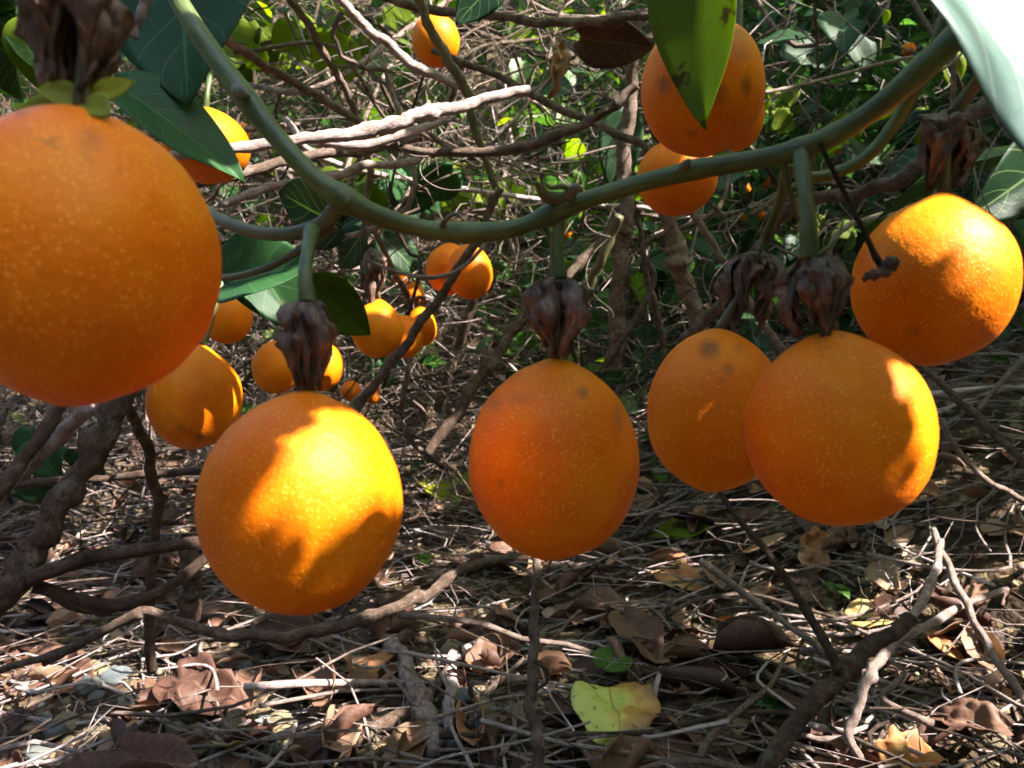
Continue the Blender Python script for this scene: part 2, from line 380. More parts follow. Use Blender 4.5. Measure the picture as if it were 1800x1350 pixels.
def tubes(P, R, sides=5):
    """N open tubes at once: P (N,n,3), R (N,n)"""
    Nn, n, _ = P.shape
    T = np.gradient(P, axis=1); T /= np.linalg.norm(T, axis=2)[..., None] + 1e-12
    ch = P[:, -1] - P[:, 0]; ch /= np.linalg.norm(ch, axis=1)[:, None] + 1e-12
    ref = np.where(np.abs(ch[:, 2:3]) < .8, np.array((0, 0, 1.0)), np.array((1.0, 0.2, 0)))
    F = np.cross(T, ref[:, None]); F /= np.linalg.norm(F, axis=2)[..., None] + 1e-12
    B = np.cross(T, F)
    ang = np.linspace(0, 2 * np.pi, sides, endpoint=False)
    V = P[:, :, None] + R[:, :, None, None] * (F[:, :, None] * np.cos(ang)[:, None] + B[:, :, None] * np.sin(ang)[:, None])
    i = np.arange(n - 1)[:, None] * sides; j = np.arange(sides)[None]; j2 = (j + 1) % sides
    Q = np.stack([i + j, i + j2, i + sides + j2, i + sides + j], -1).reshape(-1, 4)
    Q = (np.arange(Nn)[:, None, None] * (n * sides) + Q[None]).reshape(-1, 4)
    ln = np.linspace(0, .2, n)
    uv = np.stack(np.broadcast_arrays((np.abs(ang - np.pi) / np.pi)[None, None, :], ln[None, :, None] + np.arange(Nn)[:, None, None] * .37), -1).reshape(-1, 2)
    return V.reshape(-1, 3), Q, uv

def leaf_geo(L=1.0, W=0.36, fold=0.25, droop=0.25, crumple=0.0, heart=0.08, nt=11, nc=3, seed=0, tip=1.15, curl=0.0, wave=0.02):
    """leaf blade: base at origin, midrib along +Y, upper side +Z"""
    g = np.random.default_rng(seed)
    t = np.linspace(0, 1, nt); u = np.linspace(-1, 1, 2 * nc + 1)
    w = (t + 0.015) ** 0.52 * (1 - t) ** 0.85 * (1 - 0.25 * t ** 4); w = w / w.max() * W * L
    w[-1] = 0.004 * L
    Tt, Uu = np.meshgrid(t, u, indexing='ij')
    X = Uu * w[:, None]
    Y = L * Tt - heart * L * np.abs(Uu) ** 1.5 * (1 - Tt) ** 3
    Z = fold * np.abs(X) - droop * L * (Tt ** 2) + wave * L * np.sin(Tt * 9 + g.random() * 6) * np.abs(Uu)
    if curl:
        a = curl * Uu * w[:, None] / (W * L); r = W * L / max(curl, 1e-3)
        X2 = r * np.sin(a); Z = Z + r * (1 - np.cos(a)); X = X2
    if crumple:
        off = g.random(3) * 50
        for k in range(nt):
            for q in range(2 * nc + 1):
                p = Vector((X[k, q] / L * 4, Y[k, q] / L * 4, 0)) + Vector(off)
                Z[k, q] += crumple * L * (noise.noise(p) + .4 * noise.noise(p * 2.7)); X[k, q] += .5 * crumple * L * noise.noise(p + Vector((9, 3, 1)))
    V = np.stack([X, Y, Z], -1).reshape(-1, 3)
    m = 2 * nc + 1
    i = np.arange(nt - 1)[:, None] * m; j = np.arange(m - 1)[None]
    Q = np.stack([i + j, i + j + 1, i + m + j + 1, i + m + j], -1).reshape(-1, 4)
    return V, Q, np.stack([Uu, Tt], -1).reshape(-1, 2)
def thick(V, Q, uv, th):
    """give a blade real thickness"""
    m = len(V); e1 = V[Q[:, 1]] - V[Q[:, 0]]; e2 = V[Q[:, 3]] - V[Q[:, 0]]
    fn = np.cross(e1, e2); nv = np.zeros_like(V)
    for k in range(4): np.add.at(nv, Q[:, k], fn)
    nv /= np.linalg.norm(nv, axis=1)[:, None] + 1e-12
    V2 = np.vstack([V + nv * th / 2, V - nv * th / 2])
    edges = {}
    for q in Q:
        for k in range(4):
            a, b = q[k], q[(k + 1) % 4]
            if (b, a) in edges: del edges[(b, a)]
            else: edges[(a, b)] = 1
    side = np.array([(b, a, a + m, b + m) for a, b in edges])
    return V2, np.vstack([Q, Q[:, ::-1] + m, side]), np.vstack([uv, uv])
def frame(base, tip, normal):
    """matrix columns: x across, y towards the tip, z towards the normal"""
    y = np.asarray(tip, float) - np.asarray(base, float); L = np.linalg.norm(y); y = y / L
    z = np.asarray(normal, float); z = z - y * (z @ y); z = z / (np.linalg.norm(z) + 1e-9); x = np.cross(y, z)
    return np.stack([x, y, z], 1), L

# ------------------------------------------------------------------ ground
def build_ground():
    def axis(a, b, fine0, fine1, step, coarse):
        lo = list(np.linspace(a, fine0, coarse, endpoint=False)); hi = list(np.linspace(fine1, b, coarse + 1)[1:])
        return np.array(lo + list(np.arange(fine0, fine1 + 1e-6, step)) + hi)
    xs = axis(-60, 60, -3.0, 3.4, 0.03, 18); ys = axis(-40, 80, -0.6, 5.4, 0.03, 18)
    X, Y = np.meshgrid(xs, ys, indexing='ij')
    Z = np.array([[gz(x, y) for y in ys] for x in xs])
    V = np.stack([X, Y, Z], -1).reshape(-1, 3); m = len(ys)
    i = np.arange(len(xs) - 1)[:, None] * m; j = np.arange(m - 1)[None]
    Q = np.stack([i + j, i + m + j, i + m + j + 1, i + j + 1], -1).reshape(-1, 4)
    o = single('ground', MB().add(V, Q), M['soil'], (0, 0, 0), 'dark brown soil sloping up behind the hanging fruits', None, kind='structure')
build_ground()

# ------------------------------------------------------------------ fruits
def fruit_geo(seg=44, rings=34, seed=0, egg=0.02, neck=0.03, lump=0.02):
    g = np.random.default_rng(seed); off = Vector(g.random(3) * 40)
    th = np.linspace(0, np.pi, rings); ph = np.linspace(0, 2 * np.pi, seg, endpoint=False)
    V = []; uv = []
    for a in th:
        for b in ph:
            n = Vector((math.sin(a) * math.cos(b), math.sin(a) * math.sin(b), math.cos(a)))
            r = 1 + lump * noise.noise(n * 1.6 + off) + lump * .35 * noise.noise(n * 4 + off)
            x, y, z = n.x * r, n.y * r, n.z * r
            k = 1 - egg * n.z - 0.04 * max(0, n.z) ** 4
            z += neck * math.exp(-(a / .26) ** 2) - 0.02 * math.exp(-((math.pi - a) / .2) ** 2)
            V.append((x * k, y * k, z)); uv.append((b / 6.283, a / math.pi))
    i = np.arange(rings - 1)[:, None] * seg; j = np.arange(seg)[None]; j2 = (j + 1) % seg
    Q = np.stack([i + j, i + seg + j, i + seg + j2, i + j2], -1).reshape(-1, 4)
    V = np.array(V); V[:, 2] -= neck / 2
    V[:, 2] *= 1 / (1 + neck / 2)
    return V, Q, np.array(uv)
def petal_geo(T, B, R, ang, seed, wide=0.9):
    """withered petal: leaves the receptacle T, bulges out to R, hangs down past B; crumpled"""
    g = np.random.default_rng(seed); ax = B - T; L = np.linalg.norm(ax); ax = ax / L
    e1 = np.cross(ax, (0.3, 1, 0.1)); e1 /= np.linalg.norm(e1); e2 = np.cross(ax, e1)
    nt, nc = 14, 9; t = np.linspace(0, 1, nt); u = np.linspace(-1, 1, nc)
    ang = ang + g.normal(0, .28); Ln = L * g.uniform(.70, 1.14); bul = R * g.uniform(.8, 1.25); tw = g.normal(0, .7); off = Vector(g.random(3) * 30)
    V = []; uv = []
    for a in t:
        rad = bul * (math.sin(min(1, a * 1.1 + .04) * math.pi * .80) ** .65) * (1 - .30 * a ** 3) + .08 * R
        wd = wide * (0.16 + 0.84 * math.sin(min(1, a * 1.05 + .08) * math.pi) ** .8) * (1 - .25 * a)
        for b in u:
            q = Vector((b * 1.3, a * 2.6, 0)) + off
            an = ang + b * wd * .66 + .38 * noise.noise(q) + .8 * tw * a * a + .16 * noise.noise(q * 3.1)
            rr = rad * (1 + .45 * noise.noise(q * 1.5) + .22 * noise.noise(q * 3.3) - .22 * b * b + .12 * math.sin(b * 5 + seed))
            z = Ln * (a - .10 * math.sin(a * math.pi) ) + .08 * L * noise.noise(q * 1.7) + (.05 * L * noise.noise(q * 4.0) if a > .8 else 0)
            V.append(T + ax * z + (e1 * math.cos(an) + e2 * math.sin(an)) * rr); uv.append((b, a))
    i = np.arange(nt - 1)[:, None] * nc; j = np.arange(nc - 1)[None]
    Q = np.stack([i + j, i + j + 1, i + nc + j + 1, i + nc + j], -1).reshape(-1, 4)
    return np.array(V), Q, np.array(uv)
FRUITS = []      # (centre, axis frame, half sizes) kept for placing the sun flecks
BIG = {}
def fruit(name, label, u, v, w, h, d, tilt=0.0, husk=None, stalk=None, group=None, seed=0, lean=0.0, neckpx=None, npet=9, stalk_mat='green_stem', stalk_r=0.0024, neck=0.035, egg=0.02, scars_shadows=()):
    """body centred on pixel (u, v), w x h pixels, at view distance d; husk = (top u, v, bottom u, v, radius px)"""
    c = px(u, v, d); a = w / 2 * d / FPX; hz = h / 2 * d / FPX
    root = thing(name, c - np.array((0, 0, hz)), label, 'fruit', group)
    ax = RT * math.sin(tilt) + UP * math.cos(tilt); ax = ax + FWD * lean; ax /= np.linalg.norm(ax)
    e1 = np.cross(ax, FWD); e1 /= np.linalg.norm(e1); e2 = np.cross(ax, e1)
    hi = w > 120
    V, Q, uv = fruit_geo(112 if w > 200 else 64 if hi else 28, 84 if w > 200 else 48 if hi else 20, seed, egg=egg, neck=neck)
    W = c + V[:, 0:1] * e1 * a + V[:, 1:2] * e2 * a + V[:, 2:3] * ax * hz
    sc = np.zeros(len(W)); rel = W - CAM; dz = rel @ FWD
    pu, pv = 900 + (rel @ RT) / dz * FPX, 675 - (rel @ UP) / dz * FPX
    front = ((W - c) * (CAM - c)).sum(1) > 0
    for (su, sv, sr, st, sa) in scars_shadows:     # blemish, and painted shadow lines on one fruit: centre, radius, strength, height/width
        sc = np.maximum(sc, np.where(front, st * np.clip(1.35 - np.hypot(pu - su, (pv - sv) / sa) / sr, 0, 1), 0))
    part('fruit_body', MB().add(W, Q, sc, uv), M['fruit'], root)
    FRUITS.append((c, a, hz, ax))
    top = c + ax * hz * .985
    if husk:
        tu, tv, bu, bv, rp = husk
        T = px(tu, tv, d); B = px(bu, bv, d); R = rp * d / FPX
        hk = part('dried_flower', MB().add(*tube_args(spline([T - (B - T) * .06, T + (B - T) * .04, T + (B - T) * .16], 4), [R * .12, R * .30, R * .16], 10)), M['husk'], root)
        for k in range(npet):
            V, Q, uv = petal_geo(T, B, R * (1 if k % 2 == 0 else .72), k * 6.283 / npet + seed, seed * 31 + k)
            V, Q, uv = thick(V, Q, uv, 0.0005)
            part('petal', MB().add(V, Q, .5, uv), M['husk'], hk)
        part('gynophore', MB().add(*tube_args(spline([T, (T + top) / 2, top - ax * hz * .03], 4), [.0017, .0016, .0026], 10)), M['olive_stem'], root)
        if stalk:
            pts = [px(*s) for s in stalk] + [T]
            part('stalk', MB().add(*tube_args(spline(pts, 8), [stalk_r * 1.15, stalk_r * .9, stalk_r, stalk_r * 1.25], 12, .03, seed)), M[stalk_mat], root)
    elif stalk:
        pts = [px(*s) for s in stalk] + [top - ax * hz * .02]
        part('stalk', MB().add(*tube_args(spline(pts, 6), [stalk_r, stalk_r * .85, stalk_r * 1.1], 8)), M[stalk_mat], root)
    return root
def tube_args(P, R, sides=10, rough=0.0, seed=0, tone=.5):
    V, F, uv = tube(P, R, sides, rough, seed); return V, F, tone, uv

fruit('passion_fruit', 'largest orange fruit with a dark withered flower and yellow-green bracts, beside the bare trunk', 140, 450, 466, 520, .176, .03, husk=(150, -40, 130, 165, 74), stalk=[(170, -200, .19), (160, -110, .18)], seed=1, npet=10, scars_shadows=[(158, 245, 22, .4, 1.1), (150, 275, 12, .3, 1), (210, 300, 8, .3, 1)])
fruit('passion_fruit', 'orange fruit with a broad bright sun fleck on its shoulder, hanging from the green vine', 531, 880, 348, 388, .240, .05, husk=(541, 532, 545, 672, 50), stalk=[(548, 405, .262), (541, 440, .248), (537, 490, .241)], seed=2)
fruit('passion_fruit', 'oval deep orange fruit wholly in shade, under the vine node with the tendrils', 973, 805, 297, 352, .285, .0, husk=(984, 492, 980, 612, 55), stalk=[(992, 345, .283), (984, 385, .284), (979, 440, .285)], seed=33, scars_shadows=[(1024, 690, 10, 0.9, 1), (868, 708, 15, 0.55, 1), (912, 700, 20, 0.4, 0.6), (1087, 735, 12, 0.5, 2.6), (880, 850, 8, 0.4, 1), (1000, 660, 14, 0.25, 1)], stalk_r=.0026)
fruit('passion_fruit', 'orange fruit tucked behind a rounder fruit, thin sun wedge by its dark scar', 1256, 719, 234, 287, .350, .08, husk=(1338, 446, 1312, 572, 48), stalk=[(1385, 290, .30), (1372, 350, .32), (1350, 410, .345)], seed=4, scars_shadows=[(1247, 613, 19, 1.0, 0.9), (1281, 648, 9, 0.7, 1), (1300, 612, 10, 0.4, 1)], lean=.1)
fruit('passion_fruit', 'round orange fruit with a bright sunlit rim, overlapping the fruit behind it', 1472, 752, 312, 342, .252, -.06, husk=(1424, 456, 1436, 586, 60), stalk=[(1408, 268, .262), (1415, 330, .256), (1421, 400, .252)], seed=5, scars_shadows=[(1480, 592, 6, .6, .6), (1440, 600, 14, .3, 1)], stalk_r=.0029)
fruit('passion_fruit', 'pale sunlit orange fruit tilted under a shrivelled brown flower, beside the big bright leaf', 1640, 490, 262, 302, .292, .10, husk=(1672, 205, 1650, 330, 44), stalk=[(1740, 90, .27), (1720, 140, .28)], seed=6, scars_shadows=[(1725, 500, 8, .4, .6), (1590, 512, 6, .5, 1), (1605, 580, 16, .3, .7), (1745, 480, 14, .3, .5)], lean=-.05, neck=.08, stalk_mat='olive_stem')  # the marks on its right side paint thin cast shadow lines
fruit('passion_fruit', 'dark-spotted orange fruit hanging behind a drooping yellow-green leaf', 1234, 152, 212, 240, .400, -.05, stalk=[(1300, -60, .41), (1275, -10, .405)], seed=7, scars_shadows=[(1168, 150, 13, 0.9, 1.3), (1262, 165, 18, 0.8, 1), (1312, 150, 9, 0.9, 2.2), (1295, 85, 34, 0.5, 0.8), (1215, 235, 10, 0.5, 1), (1300, 60, 16, 0.6, 1)])
fruit('passion_fruit', 'orange fruit showing only as a bulge beside the dark-spotted fruit', 1297, 203, 90, 122, .432, .05, stalk=[(1300, -20, .44)], seed=8)
fruit('passion_fruit', 'orange fruit below the dark-spotted one, crossed by the green vine', 1190, 311, 140, 134, .60, .1, husk=(1150, 215, 1165, 252, 16), seed=9, npet=6)
fruit('passion_fruit', 'orange fruit half covered by a drooping dark green leaf', 362, 256, 148, 130, .56, .0, stalk=[(372, 120, .57), (365, 160, .56)], seed=10)
fruit('passion_fruit', 'small round orange fruit just behind the edge of the largest fruit', 399, 558, 86, 92, .92, .0, stalk=[(398, 440, .92)], seed=11)
fruit('passion_fruit', 'orange fruit with striped sun flecks below the largest fruit', 344, 697, 158, 184, .53, .12, stalk=[(395, 480, .56), (372, 560, .54)], seed=12, neck=.1, scars_shadows=[(318, 752, 10, .6, .8), (350, 768, 8, .9, 1), (335, 760, 16, .4, .5), (300, 735, 8, .4, 1)])
fruit('passion_fruit', "small orange fruit half hidden beside the sun-flecked fruit's withered flower", 486, 645, 84, 94, .95, -.05, stalk=[(490, 540, .96)], seed=13)
fruit('passion_fruit', 'small orange fruit peeping out from behind the withered flower', 565, 643, 76, 88, 1.0, .05, stalk=[(560, 540, 1.0)], seed=14)
fruit('passion_fruit', 'orange fruit of a close pair behind the slanting brown stem, paler front one', 826, 478, 80, 98, .98, -.15, stalk=[(830, 400, .98)], seed=15)
fruit('passion_fruit', 'orange fruit of a close pair behind the slanting brown stem, darker rear one', 790, 472, 84, 90, 1.06, .05, stalk=[(800, 400, 1.06)], seed=16)
fruit('passion_fruit', 'orange fruit under a clump of dark withered flowers beside the slanting stem', 664, 577, 90, 104, .92, .06, husk=(652, 440, 660, 528, 24), seed=17, npet=7, neck=.12)
fruit('passion_fruit', 'small orange fruit squeezed behind the slanting stem', 712, 592, 66, 76, 1.0, .0, seed=18)
fruit('passion_fruit', 'small orange fruit with a sunlit top beside the slanting stem', 742, 573, 50, 70, 1.05, -.2, husk=(735, 520, 738, 541, 9), seed=19, npet=5)
fruit('passion_fruit', 'tiny narrow orange fruit high in the clump of withered flowers', 704, 480, 28, 48, 1.3, 0, stalk=[(704, 420, 1.3)], seed=20)
fruit('passion_fruit', 'tiny yellow sunlit fruit below the purple tendril', 727, 516, 36, 42, 1.15, .1, stalk=[(722, 470, 1.15)], seed=21)
fruit('passion_fruit', 'tiny round orange fruit low beside the slanting stem, the darker of two', 617, 687, 36, 38, 1.5, 0, stalk=[(618, 640, 1.5)], seed=22)
fruit('passion_fruit', 'tiny oblong orange fruit low beside the slanting stem, the narrower of two', 655, 691, 30, 40, 1.55, 0, stalk=[(656, 640, 1.55)], seed=23)
fruit('passion_fruit', 'small orange fruit with one sunlit side high among the pale branches', 766, 70, 84, 92, .95, -.1, stalk=[(750, -20, .95)], seed=24)
far = [(872, 650, 18, 18, 2.6, 'tiny far orange fruit near the ground beyond the brown stems'), (996, 406, 18, 28, 2.2, 'tiny far orange fruit beside the green stalk'),
       (1041, 294, 13, 18, 2.6, 'tiny far orange fruit above the vine node'), (908, 467, 28, 18, 2.3, 'tiny far orange fruit behind a thin pale twig'),
       (1310, 330, 20, 22, 2.4, 'tiny far orange fruit below the green vine among dark leaves'), (1322, 376, 44, 26, 1.9, 'small far orange fruit behind the woody stem'),
       (1466, 262, 26, 28, 2.2, 'tiny far orange fruit between the two green stems'), (1597, 86, 24, 22, 2.3, 'tiny far orange fruit near the big bright leaf'), (1346, 318, 20, 24, 2.6, 'tiny far dark orange fruit beside bright leaves'),
       (430, 232, 18, 34, 1.2, 'orange fruit edge behind the tip of the dark leaf')]
for k, (u, v, w, h, d, lb) in enumerate(far):
    fruit('passion_fruit', lb, u, v, w, h, d, .1 * (k % 3 - 1), stalk=[(u + 4, v - h - 30, d)], seed=40 + k, stalk_r=.0016)

# ------------------------------------------------------------------ green vine with nodes and tendrils
def pxs(lst, d=None):
    return [px(q[0], q[1], q[2] if len(q) > 2 else d) for q in lst]
vine = thing('green_vine', px(600, 360, .27), 'thick smooth green vine stem curving across above the fruits', 'vine')
VP = spline(pxs([(255, -110, .30), (325, 20, .29), (400, 130, .28), (490, 245, .272), (575, 330, .27), (680, 385, .275), (790, 408, .28), (890, 404, .283), (965, 378, .284), (1050, 345, .283), (1200, 303, .278), (1330, 280, .27), (1420, 258, .262), (1520, 205, .252), (1620, 122, .242), (1720, 20, .235), (1800, -80, .23)]), 10)
nn = len(VP); rad = np.interp(np.arange(nn), [0, 15, 45, 65, 80, 100, 125, 150, nn], [.0040, .0038, .0036, .0036, .0034, .0035, .0037, .0044, .0046])
rad = rad * (1 + .05 * np.interp(np.arange(nn), np.arange(0, nn + 6, 5), np.random.default_rng(5).normal(0, 1, len(np.arange(0, nn + 6, 5)))))
for i, am in ((43, .35), (80, .22), (82, .25), (118, .2), (24, .2), (62, .12), (101, .16), (140, .15)):
    rad *= 1 + am * np.exp(-((np.arange(nn) - i) / 2.2) ** 2)
stem = part('stem', MB().add(*tube_args(VP, rad, 18, .012, 3)), M['green_stem'], vine)
def vtube(nm, pts, r, mat, parent=vine, sides=10, d=None, rough=.03, seed=1):
    return part(nm, MB().add(*tube_args(spline(pxs(pts, d), 9), r, sides, rough, seed)), M[mat], parent)
vtube('side_stem', [(598, 358, .271), (560, 398, .275), (490, 412, .285), (420, 400, .30), (360, 370, .32), (300, 330, .34)], [.0034, .0027, .0025, .0025], 'olive_stem')
vtube('tendril', [(590, 400, .276), (540, 432, .28), (480, 466, .285), (430, 483, .29), (380, 488, .30), (330, 480, .31)], [.0014, .0015, .0014, .0012], 'olive_stem')
vtube('side_stem', [(1405, 312, .29), (1455, 308, .292), (1520, 278, .29), (1575, 215, .285), (1612, 150, .275), (1650, 70, .265), (1690, -40, .26)], [.0022, .0024, .0027, .0028], 'green_stem')
vtube('tendril', [(1378, 285, .268), (1382, 320, .268), (1392, 350, .27), (1400, 380, .275)], [.0016, .0011, .0008], 'green_stem')
vtube('stipule', [(990, 350, .281), (960, 345, .276), (945, 325, .272), (935, 322, .271)], [.0028, .0022, .0012, .0004], 'olive_stem')
vtube('stipule', [(1000, 345, .28), (1012, 330, .277), (1025, 335, .276)], [.0028, .0018, .0005], 'olive_stem')
vtube('tendril', [(1003, 338, .28), (990, 328, .277), (968, 330, .275), (958, 322, .274)], [.0012, .0010, .0006], 'olive_stem')
vtube('node_collar', [(972, 374, .284), (985, 369, .283), (998, 362, .283), (1006, 358, .283)], [.0030, .0043, .0043, .0032], 'green_stem', sides=16, rough=.05)
vtube('node_collar', [(588, 342, .270), (602, 352, .270), (618, 360, .270)], [.0036, .0047, .0037], 'green_stem', sides=16, rough=.04)
vtube('leaf_scar', [(418, 158, .273), (430, 162, .268), (438, 170, .266)], [.0026, .0022, .0006], 'olive_stem')
vtube('leaf_scar', [(1203, 300, .276), (1206, 288, .273), (1214, 280, .272)], [.0024, .0018, .0005], 'olive_stem')
vtube('tendril', [(775, 406, .278), (782, 388, .275), (800, 376, .274), (812, 384, .274)], [.0013, .0009, .0005], 'olive_stem')
vtube('tendril', [(1424, 455, .25), (1450, 440, .25), (1475, 412, .255), (1482, 385, .26)], [.0008, .0007, .0004], 'green_stem')

# ------------------------------------------------------------------ leaves of the vine (hero leaves)
BLADES = []
def leaf_obj(name, parent, base, tip, normal, W=.36, mat='leaf', tone=.5, petiole=None, nt=17, nc=5, **kw):
    B = px(*base); T = px(*tip); R, L = frame(B, T, normal)
    V, Q, uv = leaf_geo(1.0, W, nt=nt, nc=nc, **kw)
    V, Q, uv = thick(V * L, Q, uv, .0004)
    o = part(name, MB().add(B + V @ R.T, Q, tone, uv), M[mat], parent); BLADES.append(B + V @ R.T)
    if petiole:
        part('petiole', MB().add(*tube_args(spline(pxs(petiole) + [B], 6), [.0014, .0011], 8)), M['olive_stem'], parent)
    return o
toC = np.array((0, -1.0, .1))
leaf_obj('leaf', vine, (322, -110, .47), (318, 172, .43), (-.15, -1, .15), .40, 'dark_leaf', .35, droop=.06, fold=.12, seed=3)
leaf_obj('leaf', vine, (205, 150, .43), (436, 300, .44), (.35, -.75, .85), .27, 'dark_leaf', .62, droop=.12, fold=.3, seed=4, petiole=[(150, 80, .42)])
leaf_obj('leaf', vine, (1225, -150, .345), (1232, 222, .325), (-.75, -.7, -.1), .22, 'backlit_leaf', .6, droop=.04, fold=.25, seed=5, heart=.03, petiole=[(1260, -260, .33)])
leaf_obj('leaf', vine, (1520, -230, .20), (1965, 335, .17), (.35, -.8, .5), .29, 'pale_leaf', .6, droop=.02, fold=.06, seed=6, wave=.04, petiole=[(1560, -420, .22)])
leaf_obj('leaf', vine, (395, 500, .47), (545, 455, .45), (-.2, -.8, .5), .40, 'dark_leaf', .7, droop=.1, fold=.55, seed=7)
leaf_obj('leaf', vine, (425, 430, .49), (530, 580, .48), (.3, -1, .3), .34, 'dark_leaf', .45, droop=.1, fold=.3, seed=8)
leaf_obj('leaf', vine, (600, 395, .40), (480, 340, .42), (0, -.8, -.4), .36, 'leaf', .2, droop=.1, fold=.2, seed=9)
leaf_obj('leaf', vine, (545, 500, .55), (650, 590, .56), (.2, -1, -.2), .36, 'backlit_leaf', .15, droop=.1, fold=.2, seed=10)
leaf_obj('leaf', vine, (1900, 240, .40), (1715, 385, .38), (-.4, -.8, -.3), .26, 'leaf', .35, droop=.1, fold=.25, seed=11)
leaf_obj('leaf', vine, (60, 40, .36), (62, 150, .36), (0.3, -1, .2), .42, 'backlit_leaf', .5, droop=.1, fold=.3, seed=12)
leaf_obj('leaf', vine, (40, 75, .36), (86, 128, .345), (0.6, -.5, .6), .3, 'leaf', .75, droop=.1, fold=.3, seed=13)
leaf_obj('leaf', vine, (880, -40, .42), (800, 38, .42), (0, -1, .2), .36, 'leaf', .2, droop=.1, fold=.2, seed=14)
f1 = bpy.data.objects['passion_fruit']
for k, (b, t, w) in enumerate([((140, 178, .176), (62, 152, .172), .42), ((165, 178, .174), (232, 138, .172), .30), ((150, 186, .168), (188, 196, .162), .4), ((110, 190, .19), (10, 205, .19), .3)]):
    leaf_obj('bract', f1, b, t, (0.1, -1, .5), w, 'bract', .3 + .3 * (k % 2), droop=.1, fold=.3, seed=20 + k, nt=9, nc=3)

# ------------------------------------------------------------------ branches placed from the photograph
def branch(name, label, pts, th, d, tone=.4, mat='bark', cat='branch', rough=.07, ground=False, lift=0.0, knots=0, seed=None, group=None, sides=10, extra=None):
    """pts in photo pixels, th = thickness in pixels at the first/last point, d = distance (or list)"""
    seed = int(abs(pts[0][0] * 7 + pts[0][1])) if seed is None else seed
    if ground: P = [gpx(u, v, lift) for u, v in pts]
    else:
        ds = np.interp(np.linspace(0, 1, len(pts)), np.linspace(0, 1, len(np.atleast_1d(d))), np.atleast_1d(d))
        P = [px(u, v, q) for (u, v), q in zip(pts, ds)]
    dep = np.array([(p - CAM) @ FWD for p in P]); ths = np.interp(np.linspace(0, 1, len(pts)), np.linspace(0, 1, len(np.atleast_1d(th))), np.atleast_1d(th))
    rad = ths * dep / FPX / 2
    g = np.random.default_rng(seed); P2 = [P[0]]; r2 = [rad[0]]
    for a_, b_, ra, rb in zip(P[:-1], P[1:], rad[:-1], rad[1:]):
        P2 += [(a_ + b_) / 2 + g.normal(0, 1, 3) * (ra + rb) * .14, b_]; r2 += [(ra + rb) / 2 * g.uniform(.88, 1.1), rb]
    P2 = np.array(P2); rad = np.array(r2)
    S = spline(P2, 6); lin = np.array([np.interp(np.linspace(0, len(P2) - 1, len(S)), np.arange(len(P2)), P2[:, q]) for q in range(3)]).T
    S = S * .7 + lin * .3
    R = np.interp(np.linspace(0, 1, len(S)), np.linspace(0, 1, len(rad)), rad)
    for q in range(knots):
        i = g.uniform(.1, .9) * len(S); R = R * (1 + g.uniform(.2, .5) * np.exp(-((np.arange(len(S)) - i) / 1.3) ** 2))
    jj = g.normal(0, 1, S.shape); jj = (jj + np.roll(jj, 1, 0) + np.roll(jj, -1, 0)) / 3; S = S + jj * (R[:, None] * .16)
    root = thing(name, P[-1] if P[-1][2] < P[0][2] else P[0], label, cat, group)
    part('trunk' if cat == 'tree' else 'stem' if mat != 'bark' else 'wood', MB().add(*tube_args(S, R, sides, rough, seed, tone)), M[mat], root)
    for (pp, tt, dd) in (extra or []):
        if dd is None: Q = [gpx(u, v, lift) + np.array((0, 0, lift)) for u, v in pp]
        else: Q = [px(u, v, q) for (u, v), q in zip(pp, np.linspace(dd[0], dd[-1], len(pp)))]
        dq = np.array([(p - CAM) @ FWD for p in Q]); rr = np.linspace(tt[0], tt[-1], len(Q)) * dq / FPX / 2
        part('side_shoot', MB().add(*tube_args(spline(Q, 8), rr, 8, rough, seed + 3, tone)), M[mat], root)
    return root
B = branch
# left trunk and its neighbours
B('bare_tree', 'stout grey-brown bare leaning tree below the largest fruit', [(250, 600), (215, 700), (150, 820), (80, 940), (30, 1020), (-40, 1130), (-90, 1240)], [32.0, 41.6, 48.0, 52.8], [.50, .46, .42], .14, cat='tree', rough=.09, knots=3, sides=16,
  extra=[([(45, 1020), (160, 980), (260, 965), (350, 952), (430, 930)], [30, 19], (.44, .52)), ([(60, 1030), (150, 1058), (215, 1064), (290, 1035), (350, 990), (400, 930)], [25, 18], (.45, .52)), ([(80, 1035), (130, 1065), (180, 1075)], [20, 16], (.45, .47))])
B('broken_branch', 'broken pale pinkish branch stub crossing behind the bare trunk', [(165, 715), (120, 750), (80, 790), (20, 850), (-60, 940)], [30.8, 21.0, 16.8], [.50, .56], .72, rough=.12)
B('thin_branch', 'thin brown branch slanting down behind the broken pale stub', [(120, 690), (70, 770), (20, 840), (-60, 960)], [22, 28], [.53, .50], .25)
B('thin_branch', 'thin brown branch arching down beside the bare leaning tree', [(180, 690), (228, 722), (262, 790), (280, 880), (270, 980), (262, 1090), (268, 1180)], [18.0, 19.5, 16.5], [.50, .62, .72], .28, mat='bark')
B('thin_branch', 'thin straight dark twig crossing behind the trunk to the sun-flecked fruit', [(-20, 858), (130, 842), (240, 835), (360, 825), (450, 830)], [13, 15], [.6, .62], .3)
B('mossy_stump', 'short mossy upright stump behind the crossing branches', [(330, 960), (338, 1020), (332, 1090)], [30, 32, 40], [.72, .74], .26, cat='stump', rough=.12)
B('fallen_branch', 'long brown fallen branch bowing along the ground below the sun-flecked fruit', [(-30, 1190), (100, 1150), (250, 1075), (330, 1098), (400, 1118), (500, 1124), (590, 1104), (680, 1075), (760, 1040), (840, 990), (930, 978)], [10.5, 16.5, 19.5, 21.0, 18.0, 12.0], [.62, .60, .60, .66, .78], .32, knots=5)
B('fallen_branch', 'brown twig running on from the end of the bowed fallen branch', [(250, 1075), (170, 1115), (110, 1150), (80, 1165)], [20, 12], [.6, .62], .3)
